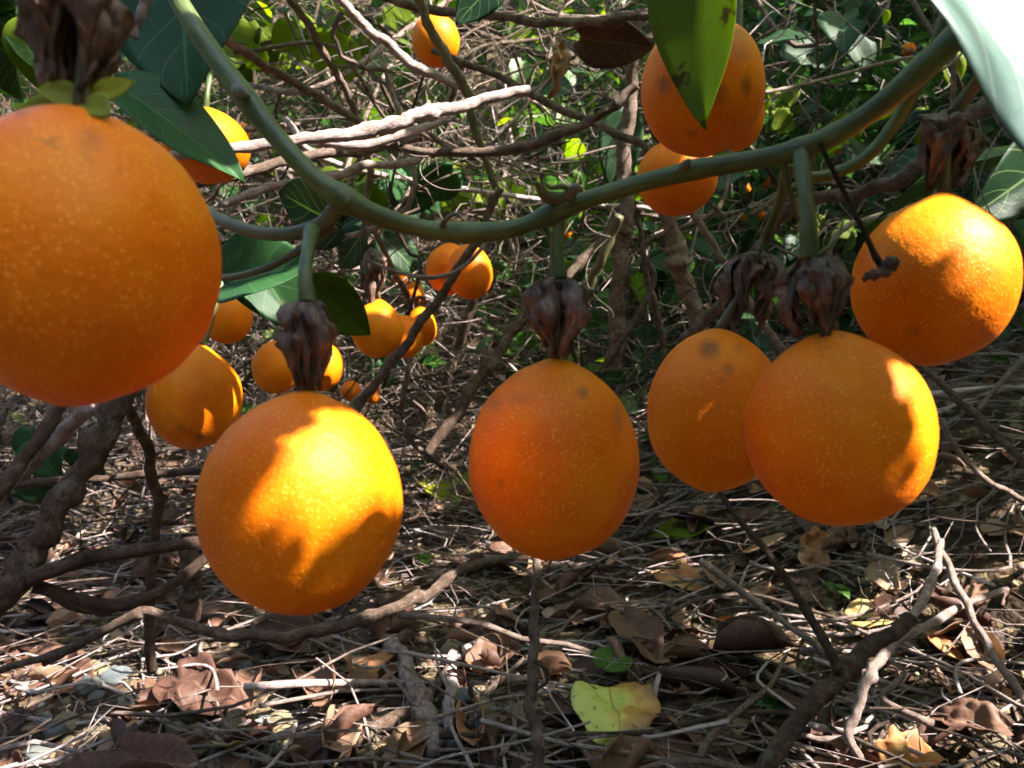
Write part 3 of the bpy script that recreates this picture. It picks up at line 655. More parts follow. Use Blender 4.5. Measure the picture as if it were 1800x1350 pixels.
B('knobbly_log', 'knobbly grey fallen stick standing nearly upright in the litter', [(662, 1085), (690, 1135), (712, 1180), (735, 1225), (750, 1280), (765, 1330)], [19.2, 30.4, 33.6, 32.0], None, .62, ground=True, lift=.012, knots=6, rough=.12, cat='log', sides=14)
B('short_log', 'smooth brown stick poking up beside the pebbles', [(418, 1240), (400, 1300), (378, 1380)], [30, 34, 36], None, .42, ground=True, lift=.01, cat='log', sides=14)
B('pale_stick', 'pale peeled stick beside the knobbly grey one', [(798, 1150), (795, 1200), (788, 1250), (790, 1285)], [20, 24, 18], None, .85, ground=True, lift=.014, cat='stick')
B('fallen_branch', 'dark brown branch lying across the gravel beside the knobbly stick', [(560, 1345), (640, 1290), (720, 1250), (800, 1170), (850, 1150)], [30, 22, 14], None, .28, ground=True, lift=.012, knots=2)
B('upright_sapling', 'thin upright olive stem rising from the ground below the oval fruit', [(942, 940), (944, 1010), (938, 1090), (936, 1170), (928, 1240), (945, 1310), (955, 1400)], [14, 15, 19, 20, 22, 26], [.62, .58, .53], .36, mat='bark', cat='sapling', rough=.06, extra=[([(940, 1160), (962, 1180), (960, 1200), (945, 1210)], [9, 5], (.56, .57))])
B('forked_branch', 'dark forked branch leaning out of the litter behind the rusty leaf', [(1310, 1400), (1370, 1310), (1440, 1220), (1485, 1180), (1540, 1130), (1600, 1088)], [33.1, 30.2, 27.4], [.50, .62], .16, rough=.08, sides=14, knots=2,
  extra=[([(1475, 1180), (1440, 1110), (1390, 1030), (1345, 965), (1300, 915), (1262, 862)], [19, 9], (.56, .62))])
B('pale_branch', 'pale grey bent branch behind the dark forked one', [(1545, 1400), (1492, 1292), (1515, 1215), (1545, 1160), (1590, 1110), (1625, 1050), (1648, 990), (1655, 950)], [15.0, 18.0, 16.5, 10.5], [.62, .66, .8], .66, knots=4, extra=[([(1490, 1300), (1440, 1300), (1405, 1290)], [16, 10], (.66, .68)), ([(1590, 1118), (1640, 1095), (1690, 1065), (1770, 1035)], [18, 10], (.7, .8))])
B('pale_branch', 'long grey switch arching down the bank past the pale bent branch', [(1640, 930), (1665, 990), (1700, 1060), (1735, 1130), (1780, 1200), (1850, 1290)], [11, 14, 15], [.82, .66], .6)
B('pale_branch', 'straight thin grey switch crossing the forked branch', [(1230, 985), (1330, 1060), (1430, 1130), (1530, 1215), (1580, 1300)], [14, 13, 12], [.86, .72], .55)
B('thin_branch', 'dark slanting twig on the bank behind the round fruit', [(1600, 630), (1680, 700), (1760, 775), (1850, 850)], [12, 15], [.9, .8], .28)
B('thin_branch', 'grey bowed twig on the bank beside the round fruit', [(1655, 740), (1690, 800), (1740, 850), (1800, 880), (1860, 890)], [10, 13], [.8, .8], .5)
B('thin_branch', 'thin grey twig running up the bank below the sunlit fruit', [(1720, 720), (1770, 660), (1830, 600)], [9, 9], [1.0, 1.1], .45)
# pale pinkish stems left of centre
B('pale_vine', 'thick pale pinkish old vine, sunlit, behind the green vine', [(290, 278), (400, 262), (500, 250), (600, 238), (700, 215), (780, 192), (840, 178), (930, 160)], [17.6, 22.4, 24.0, 17.6], [.52, .62], .80, cat='vine', rough=.08, knots=3, extra=[([(560, 250), (640, 255), (720, 232), (790, 208)], [18, 14], (.6, .64))])
B('pale_vine', 'brown old vine just below the thick pale one', [(330, 330), (420, 306), (520, 278), (620, 268), (740, 240)], [15.0, 18.0, 13.5], [.58, .68], .45, cat='vine', knots=2)
B('pale_vine', 'short pale broken vine below the brown one', [(390, 360), (470, 330), (560, 310), (640, 290), (740, 282)], [13.5, 16.5, 12.0], [.66, .74], .75, cat='vine', knots=2, rough=.1)
B('pale_vine', 'pale pinkish vine sloping down past the small sunlit fruit', [(560, -40), (612, 12), (660, 62), (700, 95), (760, 130), (830, 165)], [15, 18, 14], [.7, .74], .78, cat='vine')
B('brown_vine', 'brown vine bowing across high up behind the drooping leaf', [(640, -20), (720, 10), (830, 26), (950, 40), (1060, 38), (1150, 26), (1240, -10)], [14.4, 16.0, 14.4], [.66, .6], .42, cat='vine', knots=2)
B('brown_vine', 'brown vine sagging in a wide curve above the green vine', [(600, 228), (660, 250), (740, 267), (840, 268), (940, 252), (1020, 222), (1075, 190), (1120, 150)], [12.8, 16.0, 17.6, 14.4], [.64, .6], .4, cat='vine', knots=2)
B('olive_vine', 'olive young vine sloping down across the small sunlit fruit', [(725, -30), (752, 45), (790, 110), (822, 165), (835, 230), (870, 330)], [17, 18, 12], [.62, .7], .5, mat='olive_stem', cat='vine')
B('brown_vine', 'thin brown vine sloping down behind the dark-spotted fruit', [(760, 90), (870, 130), (960, 180), (1060, 222), (1130, 255), (1200, 325), (1275, 382)], [10.5, 15.0, 13.5, 7.5], [.76, .62], .35, cat='vine')
B('brown_vine', 'dark brown vine running down beside the green vine behind the big dark leaf', [(385, 20), (400, 70), (470, 120), (560, 170), (640, 220), (700, 250)], [16, 16, 12], [.6, .7], .36, cat='vine')
B('thin_vine', 'slim brown vine falling past the thick pale vine', [(490, -30), (545, 45), (590, 125), (625, 200), (650, 300), (640, 420)], [13, 13, 9], [.66, .85], .45, cat='vine')
B('thin_vine', 'slim grey vine making a loop above the thick pale vine', [(600, 20), (585, 60), (600, 100), (640, 120), (690, 125)], [9, 8], [.75, .8], .5, cat='vine')
B('short_twig', 'short broken pinkish twig in front of the big dark leaf', [(262, -8), (248, 30), (233, 66)], [17, 16], [.36, .36], .72, cat='twig')
# trunks in the middle distance
B('slim_tree', 'slim grey trunk standing behind the orange fruit and green vine', [(1125, 20), (1112, 110), (1106, 210), (1098, 320), (1090, 430), (1085, 540), (1078, 650)], [18.7, 25.5, 28.9, 32.3], [1.1, 1.25], .42, cat='tree', knots=4, sides=12)
B('slim_tree', 'slanting mottled grey trunk behind the orange fruit', [(1150, 320), (1180, 400), (1195, 470), (1220, 540), (1250, 610)], [25.5, 28.9, 28.9], [1.1, 1.2], .5, cat='tree', knots=5, rough=.12)
B('climbing_vine', 'slanting brown stem in front of the close pair of fruits', [(880, 330), (840, 420), (790, 495), (740, 565), (690, 632), (640, 700), (590, 760)], [12.8, 16.0, 17.6, 14.4], [.80, .86], .34, cat='vine')
B('climbing_vine', 'rough dark brown stem falling towards the slanting stem', [(1110, 330), (1060, 420), (985, 500), (920, 560), (870, 630), (810, 720), (750, 800)], [15.0, 16.5, 19.5, 16.5], [1.2, 1.1], .25, cat='vine', knots=4, rough=.12)
B('climbing_vine', 'thin stem rising straight behind the withered flower of the oval fruit', [(1118, 370), (1130, 440), (1150, 530), (1165, 600), (1170, 690)], [10, 12, 12], [1.2, 1.3], .4, cat='vine')
B('climbing_vine', 'olive-brown stem slanting behind the withered flower of the oval fruit', [(1088, 380), (1060, 450), (1030, 520), (1000, 600), (975, 690)], [16, 18, 16], [.9, 1.0], .3, mat='olive_stem', cat='vine')
B('climbing_vine', 'brown stem between the close pair and the ground', [(842, 500), (815, 580), (790, 650), (770, 720)], [16, 18, 16], [1.3, 1.4], .3, cat='vine')
B('woody_vine', 'reddish woody stem bending behind the shrivelled brown flower', [(1780, 140), (1700, 210), (1640, 270), (1580, 320), (1500, 345), (1420, 352), (1365, 385), (1330, 440), (1280, 520), (1200, 600)], [28.8, 27.2, 24.0, 22.4, 19.2], [.33, .34, .40, .50], .46, cat='vine', rough=.1, knots=2)
B('grey_pole', "straight grey dead stem leaning behind the scarred fruit's flower", [(1200, 350), (1260, 440), (1310, 520), (1390, 640)], [12, 15], [.9, .95], .5, cat='vine')
t = thing('purple_tendril', px(690, 475, .8), 'thin purple-grey tendril curling in front of the close pair of fruits', 'tendril')
part('coil', MB().add(*tube_args(spline(pxs([(640, 455), (690, 475), (735, 486), (775, 486), (815, 468), (850, 432), (880, 380)], .8), 9), [.0018, .0024, .0022, .0018], 8, .04, 2, .6)), M['bark'], t)
t = thing('dry_tendril', px(1555, 450, .255), 'shrivelled black tendril hanging before the pale sunlit fruit', 'tendril')
part('strand', MB().add(*tube_args(spline(pxs([(1440, 250), (1490, 350), (1520, 410), (1538, 448), (1552, 470)], .256), 9), [.0008, .0009, .0010, .0016], 7, .08, 4, .1)), M['bark'], t)
part('withered_tip', MB().add(*tube_args(spline(pxs([(1518, 492), (1530, 484), (1552, 478), (1568, 462), (1578, 468)], .253), 7), [.0008, .0016, .0022, .0026, .0008], 8, .25, 5, .05)), M['husk'], t)

def curl(label, pts, d, loops, r, th=.0006, tone=.55, tight=.5):
    P = spline(pxs(pts, d), 14); n = len(P); k = np.linspace(0, 1, n); ph = k ** tight * loops * 6.283
    R = np.sin(k * math.pi) ** .6 * r
    P = P + (np.outer(R * np.cos(ph), RT) + np.outer(R * np.sin(ph), UP * .7 + FWD * .6))
    single('curly_tendril', MB().add(*tube_args(P, [th * 1.3, th, th * .7], 6, .05, int(pts[0][0]), tone)), M['twig'], P[0], label, 'tendril')
curl('pale wiry tendril looping beside the scarred fruit\'s flower', [(1255, 330), (1290, 360), (1300, 400), (1270, 440), (1255, 500), (1262, 560)], .62, 2.5, .012)
curl('shorter wiry tendril tangled beside the scarred fruit\'s flower', [(1285, 395), (1262, 440), (1248, 500), (1240, 540)], .64, 2, .008)
curl('fine tendril coiling beside the rim-lit fruit\'s flower', [(1440, 375), (1462, 410), (1470, 450), (1480, 500)], .55, 2, .008)
curl('pale thread hanging beside the pale sunlit fruit\'s flower', [(1722, 225), (1725, 300), (1745, 380)], .33, .6, .003, .0004, .9)
curl('thin pale thread hanging at the edge of the big bright leaf', [(1775, 200), (1740, 280), (1715, 360)], .34, .5, .002, .0004, .9)
curl('wiry tendril curling over the slim tree', [(1030, 380), (1060, 430), (1050, 500), (1075, 560)], .9, 2, .015)
curl('dry tendril twisting below the curve of the green vine', [(640, 400), (700, 440), (690, 480), (720, 520)], .7, 2, .01, tone=.4)
curl('fine dry tendril looping above the vine curve', [(700, 250), (760, 300), (800, 330), (860, 320)], .6, 2.5, .012, tone=.6)
# ------------------------------------------------------------------ landmarks for describing small things
MARKS = [(gpx(u, v), t) for u, v, t in [(1085, 1250, 'beside the yellowing leaf'), (700, 1200, 'beside the knobbly grey stick'), (400, 1300, 'by the smooth stick among the pebbles'), (90, 1260, 'on the gravel at the foot of the leaning tree'),
    (140, 1060, 'under the side shoots of the leaning tree'), (500, 1130, 'by the bowed fallen branch'), (530, 1060, 'under the sun-flecked fruit'), (945, 1300, 'at the foot of the upright sapling'), (960, 1010, 'under the oval fruit'), (1180, 1000, 'behind the forked branch'),
    (1250, 900, 'under the fruit with the dark scar'), (1460, 960, 'under the round fruit with the sunlit rim'), (1400, 1250, 'beside the dark forked branch'), (1560, 1200, 'beside the pale bent branch'), (1700, 1290, 'by the reddish curled leaf'), (1720, 1000, 'on the bank under the grey switch'),
    (1700, 780, 'up the bank under the pale sunlit fruit'), (780, 850, 'by the round-leaved seedling'), (340, 830, 'under the fruit with striped flecks'), (860, 700, 'on the clearing beyond the brown vines'), (120, 860, 'behind the leaning tree'), (620, 760, 'below the slanting vine'), (1150, 780, 'behind the oval fruit by the slim tree'), (1340, 1140, 'round the pale green seedling')]]
def near(p):
    p = np.asarray(p); return min(MARKS, key=lambda m: np.linalg.norm(m[0] - p))[1]
# ------------------------------------------------------------------ random scatter on the ground
def gpos(n, y0, y1, power, side=.35):
    y = y0 + (y1 - y0) * RNG.random(n) ** power
    x = (RNG.random(n) * 2 - 1) * (y * .72 + side); return x, y
def twig_points(n, x, y, lmin, lmax, k=6, bend=.12, lift=.03, dirbias=.55):
    """curved twigs following the ground, (n,k,3)"""
    az = RNG.normal(0, dirbias, n) + np.where(RNG.random(n) < .3, np.pi / 2 * RNG.random(n) * 2, 0)
    L = lmin + (lmax - lmin) * RNG.random(n) ** 1.8
    s = np.linspace(-.5, .5, k)[None]
    cur = RNG.normal(0, bend, n)[:, None] * L[:, None]; cur2 = RNG.normal(0, bend * .5, n)[:, None] * L[:, None]
    wob = RNG.normal(0, .012, (n, k)) * L[:, None]
    along = s * L[:, None]; perp = cur * (4 * s * s - .5) + cur2 * np.sin(s * 7) + wob
    X = x[:, None] + np.cos(az)[:, None] * along - np.sin(az)[:, None] * perp
    Y = y[:, None] + np.sin(az)[:, None] * along + np.cos(az)[:, None] * perp
    base = RNG.random(n) ** 1.6 * lift
    til = RNG.normal(0, .13, n)[:, None] * along
    g0 = np.array([[gz(a, b) for a, b in zip(r, q)] for r, q in zip(X, Y)])
    gm = g0.mean(1, keepdims=True) * .6 + g0 * .4
    Z = np.maximum(gm + base[:, None] + til + RNG.normal(0, .06, n)[:, None] * L[:, None] * (.25 - s * s), g0 + .001)
    return np.stack([X, Y, Z], -1), L
def taper(n, k, r0, r1):
    r = (r0 + (r1 - r0) * RNG.random(n) ** 2.2)[:, None]
    return r * np.linspace(1, .5, k)[None] * (1 + RNG.normal(0, .08, (n, k)))
# the fine mass of dry stems nobody could count
x, y = gpos(5200, .42, 4.2, 1.25); P, L_ = twig_points(5200, x, y, .04, .34, 6, .12, .035)
V, Q, uv = tubes(P, taper(5200, 6, .0007, .0026), 5)
tone = np.repeat(np.clip(RNG.normal(.68, .24, 5200), .02, 1), 30)
tag(single('dry_stem_litter', MB().add(V, Q, tone, uv), M['twig'], (0, 0, 0), 'matted fine dry stems covering the ground', 'litter', kind='stuff'))
# the larger twigs one by one
nI = 250
x, y = gpos(nI, .56, 2.1, 1.35, .1); P, L_ = twig_points(nI, x, y, .08, .5, 9, .10, .045)
R = taper(nI, 9, .0013, .0042)
for k in range(nI):
    tn = float(np.clip(RNG.normal(.66, .24), .05, 1)); rm = R[k].mean()
    pale, thin = tn > .55, rm < .0019
    lb = ('thin ' if thin else 'thick ') + ('pale dry twig' if pale else 'dark brown twig') 
    c = P[k].mean(0); lb += ' ' + near(c)
    o = single('dry_twig', MB().add(*tube_args(spline(P[k], 2), R[k], 7, .06, k, tn)), M['twig'], c, lb, 'twig', ('thin ' if thin else 'thick ') + ('pale' if pale else 'dark') + ' twigs on the ground')
# dry leaves
LV = []
for k in range(10):
    V, Q, uv = leaf_geo(1.0, random.uniform(.26, .42), fold=random.uniform(-.1, .5), droop=random.uniform(-.25, .35), crumple=random.uniform(.06, .22), nt=9, nc=3, seed=60 + k, curl=random.choice([0, .8, 1.6, 2.4]))
    LV.append((V, Q, uv))
def rotm(az, pitch, roll):
    return np.array(Matrix.Rotation(az, 3, 'Z') @ Matrix.Rotation(pitch, 3, 'X') @ Matrix.Rotation(roll, 3, 'Y'))
mb = MB(); x, y = gpos(2600, .42, 4.0, 1.3)
for k in range(2600):
    V, Q, uv = LV[k % 10]; s = random.uniform(.015, .06)
    W = (V - (0, .5, 0)) * s @ rotm(random.uniform(0, 6.28), random.gauss(0, .35), random.gauss(0, .5)).T
    mb.add(W + np.array((x[k], y[k], gz(x[k], y[k]) + .004 + abs(random.gauss(0, .008)))), Q, random.random() * .8, uv)
single('leaf_crumb_litter', mb, M['dry_leaf'], (0, 0, 0), 'small brown leaf crumbs covering the ground', 'litter', kind='stuff')
DM = []
for i, tn in enumerate((.12, .3, .5, .68, .85)):
    for k in range(5):
        V, Q, uv = LV[(k * 2 + i) % 10]; V, Q, uv = thick(V - (0, .5, 0), Q, uv, .012)
        DM.append((tn, MB().add(V, Q, tn, uv).mesh('dry_leaf', M['dry_leaf'])))
names = {.12: ('dark brown fallen leaf curled on the ground', 'dark fallen leaves'), .3: ('reddish brown fallen leaf on the ground', 'reddish fallen leaves'), .5: ('mid brown fallen leaf on the ground', 'mid brown fallen leaves'), .68: ('pale tan fallen leaf on the ground', 'tan fallen leaves'), .85: ('orange brown fallen leaf on the ground', 'orange fallen leaves')}
def put(name, me, c, R, s, label, cat, group):
    o = link(name, me); o.matrix_world = Matrix.Translation(Vector(c)) @ Matrix(R.tolist()).to_4x4() @ Matrix.Diagonal((*((s,) * 3 if np.isscalar(s) else s), 1))
    return tag(o, label, cat, group)
x, y = gpos(190, .56, 2.0, 1.3, .05)
for k in range(190):
    tn, me = DM[int(RNG.choice(25, p=np.repeat([.3, .26, .22, .14, .08], 5) / 5))]
    s = random.uniform(.03, .085) * (1.15 if tn < .4 else .9)
    put('fallen_leaf', me, (x[k], y[k], gz(x[k], y[k]) + .012 + .01 * random.random()), rotm(random.uniform(0, 6.28), random.gauss(0, .25), random.gauss(0, .35)), s, names[tn][0].replace(' on the ground', '') + ' ' + near((x[k], y[k], gz(x[k], y[k]))), 'leaf', names[tn][1])
# pebbles
PM = []
for k in range(12):
    g = np.random.default_rng(300 + k); V, Q, uv = fruit_geo(12, 9, 300 + k, egg=0, neck=0, lump=.35)
    for q in range(4):
        n = g.normal(0, 1, 3); n /= np.linalg.norm(n); dd = V @ n; V = V - np.outer(np.maximum(dd - g.uniform(.45, .75), 0), n)
    tn = float(g.random()); PM.append((tn, MB().add(V, Q, tn, uv).mesh('pebble', M['stone'], smooth=False)))
mb = MB(); x, y = gpos(2400, .42, 2.6, 1.5)
for k in range(2400):
    g = gz(x[k], y[k]); s = random.uniform(.0015, .007)
    V, Q, uv = fruit_geo(6, 5, k % 20, egg=0, neck=0, lump=.5) if k < 20 else GRIT[k % 20]
    if k < 20: GRIT = (GRIT if k else []) + [(V, Q, uv)]
    mb.add(V * (s, s * .8, s * .6) @ rotm(random.uniform(0, 6.28), random.gauss(0, .4), 0).T + np.array((x[k], y[k], g + s * .2)), Q, random.random() * .8, uv)
single('gravel', mb, M['stone'], (0, 0, 0), 'fine gravel scattered over the brown soil', 'gravel', kind='stuff', smooth=False)
for k in range(110):
    if k < 60: u, v = random.uniform(-20, 800), random.uniform(1130, 1345)
    else: u, v = random.uniform(300, 1780), random.uniform(960, 1345)
    p = gpx(u, v); tn, me = PM[k % 12]; s = random.uniform(.006, .017)
    put('pebble', me, p + np.array((0, 0, s * .25)), rotm(random.uniform(0, 6.28), random.gauss(0, .2), random.gauss(0, .2)), (s * 1.2, s, s * .62),
        ('bluish grey' if tn > .66 else 'yellowish' if tn > .3 else 'brown') + ' angular pebble ' + near(p), 'pebble', ('bluish grey' if tn > .66 else 'yellowish' if tn > .3 else 'brown') + ' pebbles')
# hero litter
def ground_leaf(name, label, c, tip, mat, tone, W, tilt=(0, 0), lift=.012, cat='leaf', **kw):
    b = gpx(*c, lift); t = gpx(*tip, lift) + np.array((0, 0, tilt[1])); R, L = frame(b, t, (tilt[0], -.35, 1))
    V, Q, uv = leaf_geo(1.0, W * .88, nt=23, nc=8, **kw); V, Q, uv = thick(V * L, Q, uv, .0005)
    return single(name, MB().add(b + V @ R.T, Q, tone, uv), M[mat], b, label, cat)
ground_leaf('yellow_leaf', 'large fallen leaf, one half yellow-green and the other browned', (1072, 1200), (1098, 1304), 'yellow', .5, .46, lift=.035, tilt=(0, -.01), droop=.05, fold=.12, crumple=.09, seed=5, heart=.05)
ground_leaf('brown_leaf', 'big dark brown curled leaf behind the yellowing leaf', (1095, 1080), (1165, 1165), 'dry_leaf', .2, .30, lift=.03, droop=.1, fold=.5, crumple=.12, seed=6)
ground_leaf('brown_leaf', 'large reddish brown curled leaf beside the tan ragged leaf', (1770, 1285), (1620, 1265), 'dry_leaf', .24, .34, lift=.03, droop=-.1, fold=.6, crumple=.15, seed=7)
ground_leaf('brown_leaf', 'tan ragged leaf standing up beside the pale bent branch', (1560, 1345), (1660, 1310), 'dry_leaf', .72, .40, lift=.03, droop=.3, fold=.9, crumple=.25, seed=8)
ground_leaf('brown_leaf', 'rusty brown leaf below the yellowing leaf', (1160, 1345), (1260, 1300), 'dry_leaf', .36, .45, lift=.02, droop=.1, fold=.1, crumple=.1, seed=9)
ground_leaf('brown_leaf', 'purplish brown crumpled leaf in the gravel', (300, 1200), (425, 1235), 'dry_leaf', .16, .36, lift=.02, droop=.2, fold=.6, crumple=.22, seed=10)
ground_leaf('brown_leaf', "dull purple leaf lying flat under the leaning tree's twigs", (50, 1170), (160, 1205), 'dry_leaf', .22, .45, lift=.012, droop=.05, fold=.1, crumple=.1, seed=11)
ground_leaf('brown_leaf', 'orange brown curled leaf hanging upright below the round fruit', (1425, 1000), (1438, 955), 'dry_leaf', .84, .34, lift=.01, tilt=(0, .03), droop=.2, fold=.8, crumple=.2, seed=12)
ground_leaf('brown_leaf', 'tan leaf lying on the bank beside the forked branch', (1495, 1090), (1590, 1070), 'dry_leaf', .95, .42, lift=.015, droop=.1, fold=.3, crumple=.08, seed=13)
ground_leaf('brown_leaf', 'orange tan leaf lying behind the forked branch', (1160, 1005), (1235, 1030), 'dry_leaf', .84, .42, lift=.015, droop=.1, fold=.3, crumple=.1, seed=14)
ground_leaf('brown_leaf', 'curled reddish leaf with a pale edge beside the upright stem', (830, 1170), (915, 1150), 'dry_leaf', .36, .36, lift=.02, droop=-.2, fold=.8, crumple=.2, seed=15)
ground_leaf('yellow_leaf', 'small yellow leaf on the ground beside the round-leaved seedling', (785, 842), (825, 890), 'bract', .9, .36, lift=.015, droop=.1, fold=.3, seed=16)
ground_leaf('yellow_leaf', 'mossy yellow-green leaf on the ground under the scarred fruit', (1150, 935), (1248, 925), 'backlit_leaf', .9, .30, lift=.02, droop=.15, fold=.3, crumple=.1, seed=17)
ground_leaf('green_leaf', 'small bright green leaf lying by the yellowing leaf', (1062, 1178), (1100, 1140), 'leaf', .62, .40, lift=.03, droop=.1, fold=.3, seed=18)
def seedling(label, u, v, n, s, mat='leaf', tone=.75, lift=.03):
    g = gpx(u, v); r = thing('seedling', g, label, 'seedling')
    top = g + np.array((0, 0, lift)); part('stem', MB().add(*tube_args(spline([g, (g + top) / 2 + .002, top], 4), [.0009, .0006], 6)), M['olive_stem'], r)
    for k in range(n):
        a = k * 6.283 / n + u; V, Q, uv = leaf_geo(s, .42, nt=7, nc=2, seed=k)
        R = rotm(a, random.uniform(-.1, .5), random.gauss(0, .2)); part('leaf', MB().add(top + V @ R.T, Q, tone, uv), M[mat], r)
seedling('tiny pale green seedling in a sun patch by the forked branch', 1345, 1140, 4, .022, 'bract', .6, .02)
seedling('small green seedling behind the forked branch', 1470, 1075, 5, .02)
seedling('tiny dark green seedling under the forked branch', 1355, 1290, 5, .016, 'leaf', .5)
seedling('round-leaved green seedling between the sun-flecked and the oval fruit', 750, 850, 3, .045, 'dark_leaf', .85, .05)
seedling('tiny green seedling by the thin end of the bowed branch', 745, 1015, 4, .018, 'leaf', .7)
seedling('small green plant on the ground behind the oval fruit', 1145, 800, 4, .035, 'dark_leaf', .9, .04)

# ------------------------------------------------------------------ thicket behind
FM = [(c, t) for (c, a, h, ax), t in zip(FRUITS, ['the largest fruit', 'the sun-flecked fruit', 'the oval shaded fruit', 'the scarred fruit', 'the rim-lit round fruit', 'the pale sunlit fruit', 'the dark-spotted fruit', None, 'the fruit below the dark-spotted one', 'the leaf-covered fruit', 'the small round fruit', 'the striped fruit', None, None, 'the close pair of fruits', None, 'the fruit under withered flowers'] + [None] * 6 + ['the high small sunlit fruit']) if t]
def backmark(u_, v_, d_):
    dr = px(u_, v_, 1.0) - CAM; dr /= np.linalg.norm(dr)
    t = min(FM, key=lambda m: -((m[0] - CAM) @ dr) / np.linalg.norm(m[0] - CAM))[1]
    return ('close' if d_ < 1.5 else 'deep in the thicket') + ' behind ' + t
nB = 110
u = RNG.uniform(-60, 1860, nB); v = RNG.uniform(-60, 640, nB); dd = RNG.uniform(.95, 2.6, nB)
for k in range(nB):
    c = px(u[k], v[k], dd[k]); g = gz(c[0], c[1])
    if c[2] < g + .03: c[2] = g + .06
    upright = RNG.random() < .45
    L = RNG.uniform(.3, .9); a = RNG.normal(math.pi / 2, .45) if upright else RNG.normal(0, .45)
    dirv = np.array((math.cos(a), RNG.normal(0, .5), math.sin(a))); dirv /= np.linalg.norm(dirv)
    q = np.linspace(-.5, .5, 5)[:, None] * L; off = RNG.normal(0, .07, (5, 3)) * L
    pts = c + dirv * q + off; pts[:, 2] -= (0 if upright else .15 * L) * (.25 - (q[:, 0] / L) ** 2) * 2
    for p in pts: p[2] = max(p[2], gz(p[0], p[1]) + .004)
    tn = float(np.clip(RNG.normal(.48, .2), .1, .95)); rr = RNG.uniform(.0016, .0056) * (1 if dd[k] < 1.6 else 1.4)
    lb = ('pale ' if tn > .5 else 'dark ') + ('upright dry vine stem' if upright else 'sagging dry vine stem') + ' ' + backmark(u[k], v[k], dd[k])
    single('dry_vine', MB().add(*tube_args(spline(pts, 5), [rr, rr * .9, rr * .6], 8, .07, k, tn)), M['bark'], c, lb, 'vine', ('pale ' if tn > .5 else 'dark ') + ('upright' if upright else 'sagging') + ' dry vines')
# fine tangle: thousands of thin stalks
n = 7600; y = 1.15 + 2.9 * RNG.random(n) ** 1.25 ; x = (RNG.random(n) * 2 - 1) * (y * .75 + .3)
g0 = np.array([gz(a, b) for a, b in zip(x, y)])
hmax = np.clip(.42 + .46 * y - g0, .15, 1.1)
z = g0 + RNG.random(n) ** 1.4 * hmax
a = RNG.normal(0, .9, n); L = RNG.uniform(.08, .42, n); k = 6; s = np.linspace(-.5, .5, k)
dirv = np.stack([np.cos(a), RNG.normal(0, .5, n), np.sin(a)], -1); dirv /= np.linalg.norm(dirv, axis=1)[:, None]
keep_ = (x < .22 * y) | (RNG.random(n) < .12); L = np.where(keep_, L, .02)
P = np.stack([x, y, z], -1)[:, None] + dirv[:, None] * (s[None, :, None] * L[:, None, None]) + RNG.normal(0, .05, (n, k, 3)) * L[:, None, None]
V, Q, uv = tubes(P, taper(n, k, .0008, .0026), 5)
single('dry_brush', MB().add(V, Q, np.repeat(np.clip(RNG.normal(.42, .26, n), .02, 1), 30), uv), M['twig'], (0, 0, 0), 'tangled thin dry stalks filling the slope behind', 'brush', kind='stuff')
# leafy plants
LM = {}
for mt in ('leaf', 'dark_leaf', 'backlit_leaf'):
    for tn in (.15, .45, .8):
        for k in range(3):
            V, Q, uv = leaf_geo(1.0, .36 + .05 * k, fold=.15 + .15 * k, droop=.1 + .1 * k, nt=9, nc=3, seed=k); V, Q, uv = thick(V, Q, uv, .006)
            LM[(mt, tn, k)] = MB().add(V, Q, tn, uv).mesh('leaf', M[mt])
def leafy(label, u, v, d, su, sv, n, size, mat, tone, group=None, nrm=(0.2, -.8, .5)):
    c = px(u, v, d); root = thing('leafy_vine', c - np.array((0, 0, sv * d / FPX)), label, 'plant', group); org = ORIG[root.name]
    pts = [px(u + random.uniform(-su, su), v + q, d + random.uniform(-.1, .1)) for q in np.linspace(sv * 1.4, -sv * 1.3, 5)]
    S = spline(pts, 6); part('stem', MB().add(*tube_args(S, [.0022, .0013], 7)), M['olive_stem'], root)
    for k in range(n):
        p = px(u + random.gauss(0, su * .6), v + random.gauss(0, sv * .6), d + random.gauss(0, .12))
        p[2] = max(p[2], gz(p[0], p[1]) + .02)
        nr = np.array(nrm) + RNG.normal(0, .45, 3); dr = np.array((random.gauss(0, .7), random.gauss(0, .4), -.5 + random.gauss(0, .4)))
        R, _ = frame(p, p + dr, nr); s = size * random.uniform(.6, 1.15)
        o = link('leaf', LM[(mat, tone, k % 3)], root); o.matrix_local = Matrix.Translation(Vector(p - org)) @ Matrix(R.tolist()).to_4x4() @ Matrix.Diagonal((s, s, s, 1))
        j = S[np.argmin(np.linalg.norm(S - p, axis=1))]
        part('petiole', MB().add(*tube_args(spline([j, (j + p) / 2 + np.array((0, 0, .006)), p], 3), [.0009, .0007], 5)), M['olive_stem'], root)
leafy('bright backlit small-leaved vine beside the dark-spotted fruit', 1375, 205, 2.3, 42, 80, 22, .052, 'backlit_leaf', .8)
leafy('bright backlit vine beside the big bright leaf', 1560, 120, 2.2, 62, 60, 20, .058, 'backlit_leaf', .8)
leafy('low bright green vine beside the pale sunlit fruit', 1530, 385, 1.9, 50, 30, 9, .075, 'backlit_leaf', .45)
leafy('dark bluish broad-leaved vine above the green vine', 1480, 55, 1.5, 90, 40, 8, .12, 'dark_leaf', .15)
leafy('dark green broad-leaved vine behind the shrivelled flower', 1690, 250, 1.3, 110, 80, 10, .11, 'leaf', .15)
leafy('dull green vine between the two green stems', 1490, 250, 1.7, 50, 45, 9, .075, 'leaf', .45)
leafy('glossy green vine above the curve of the green vine', 720, 300, 1.3, 60, 30, 9, .085, 'dark_leaf', .8)
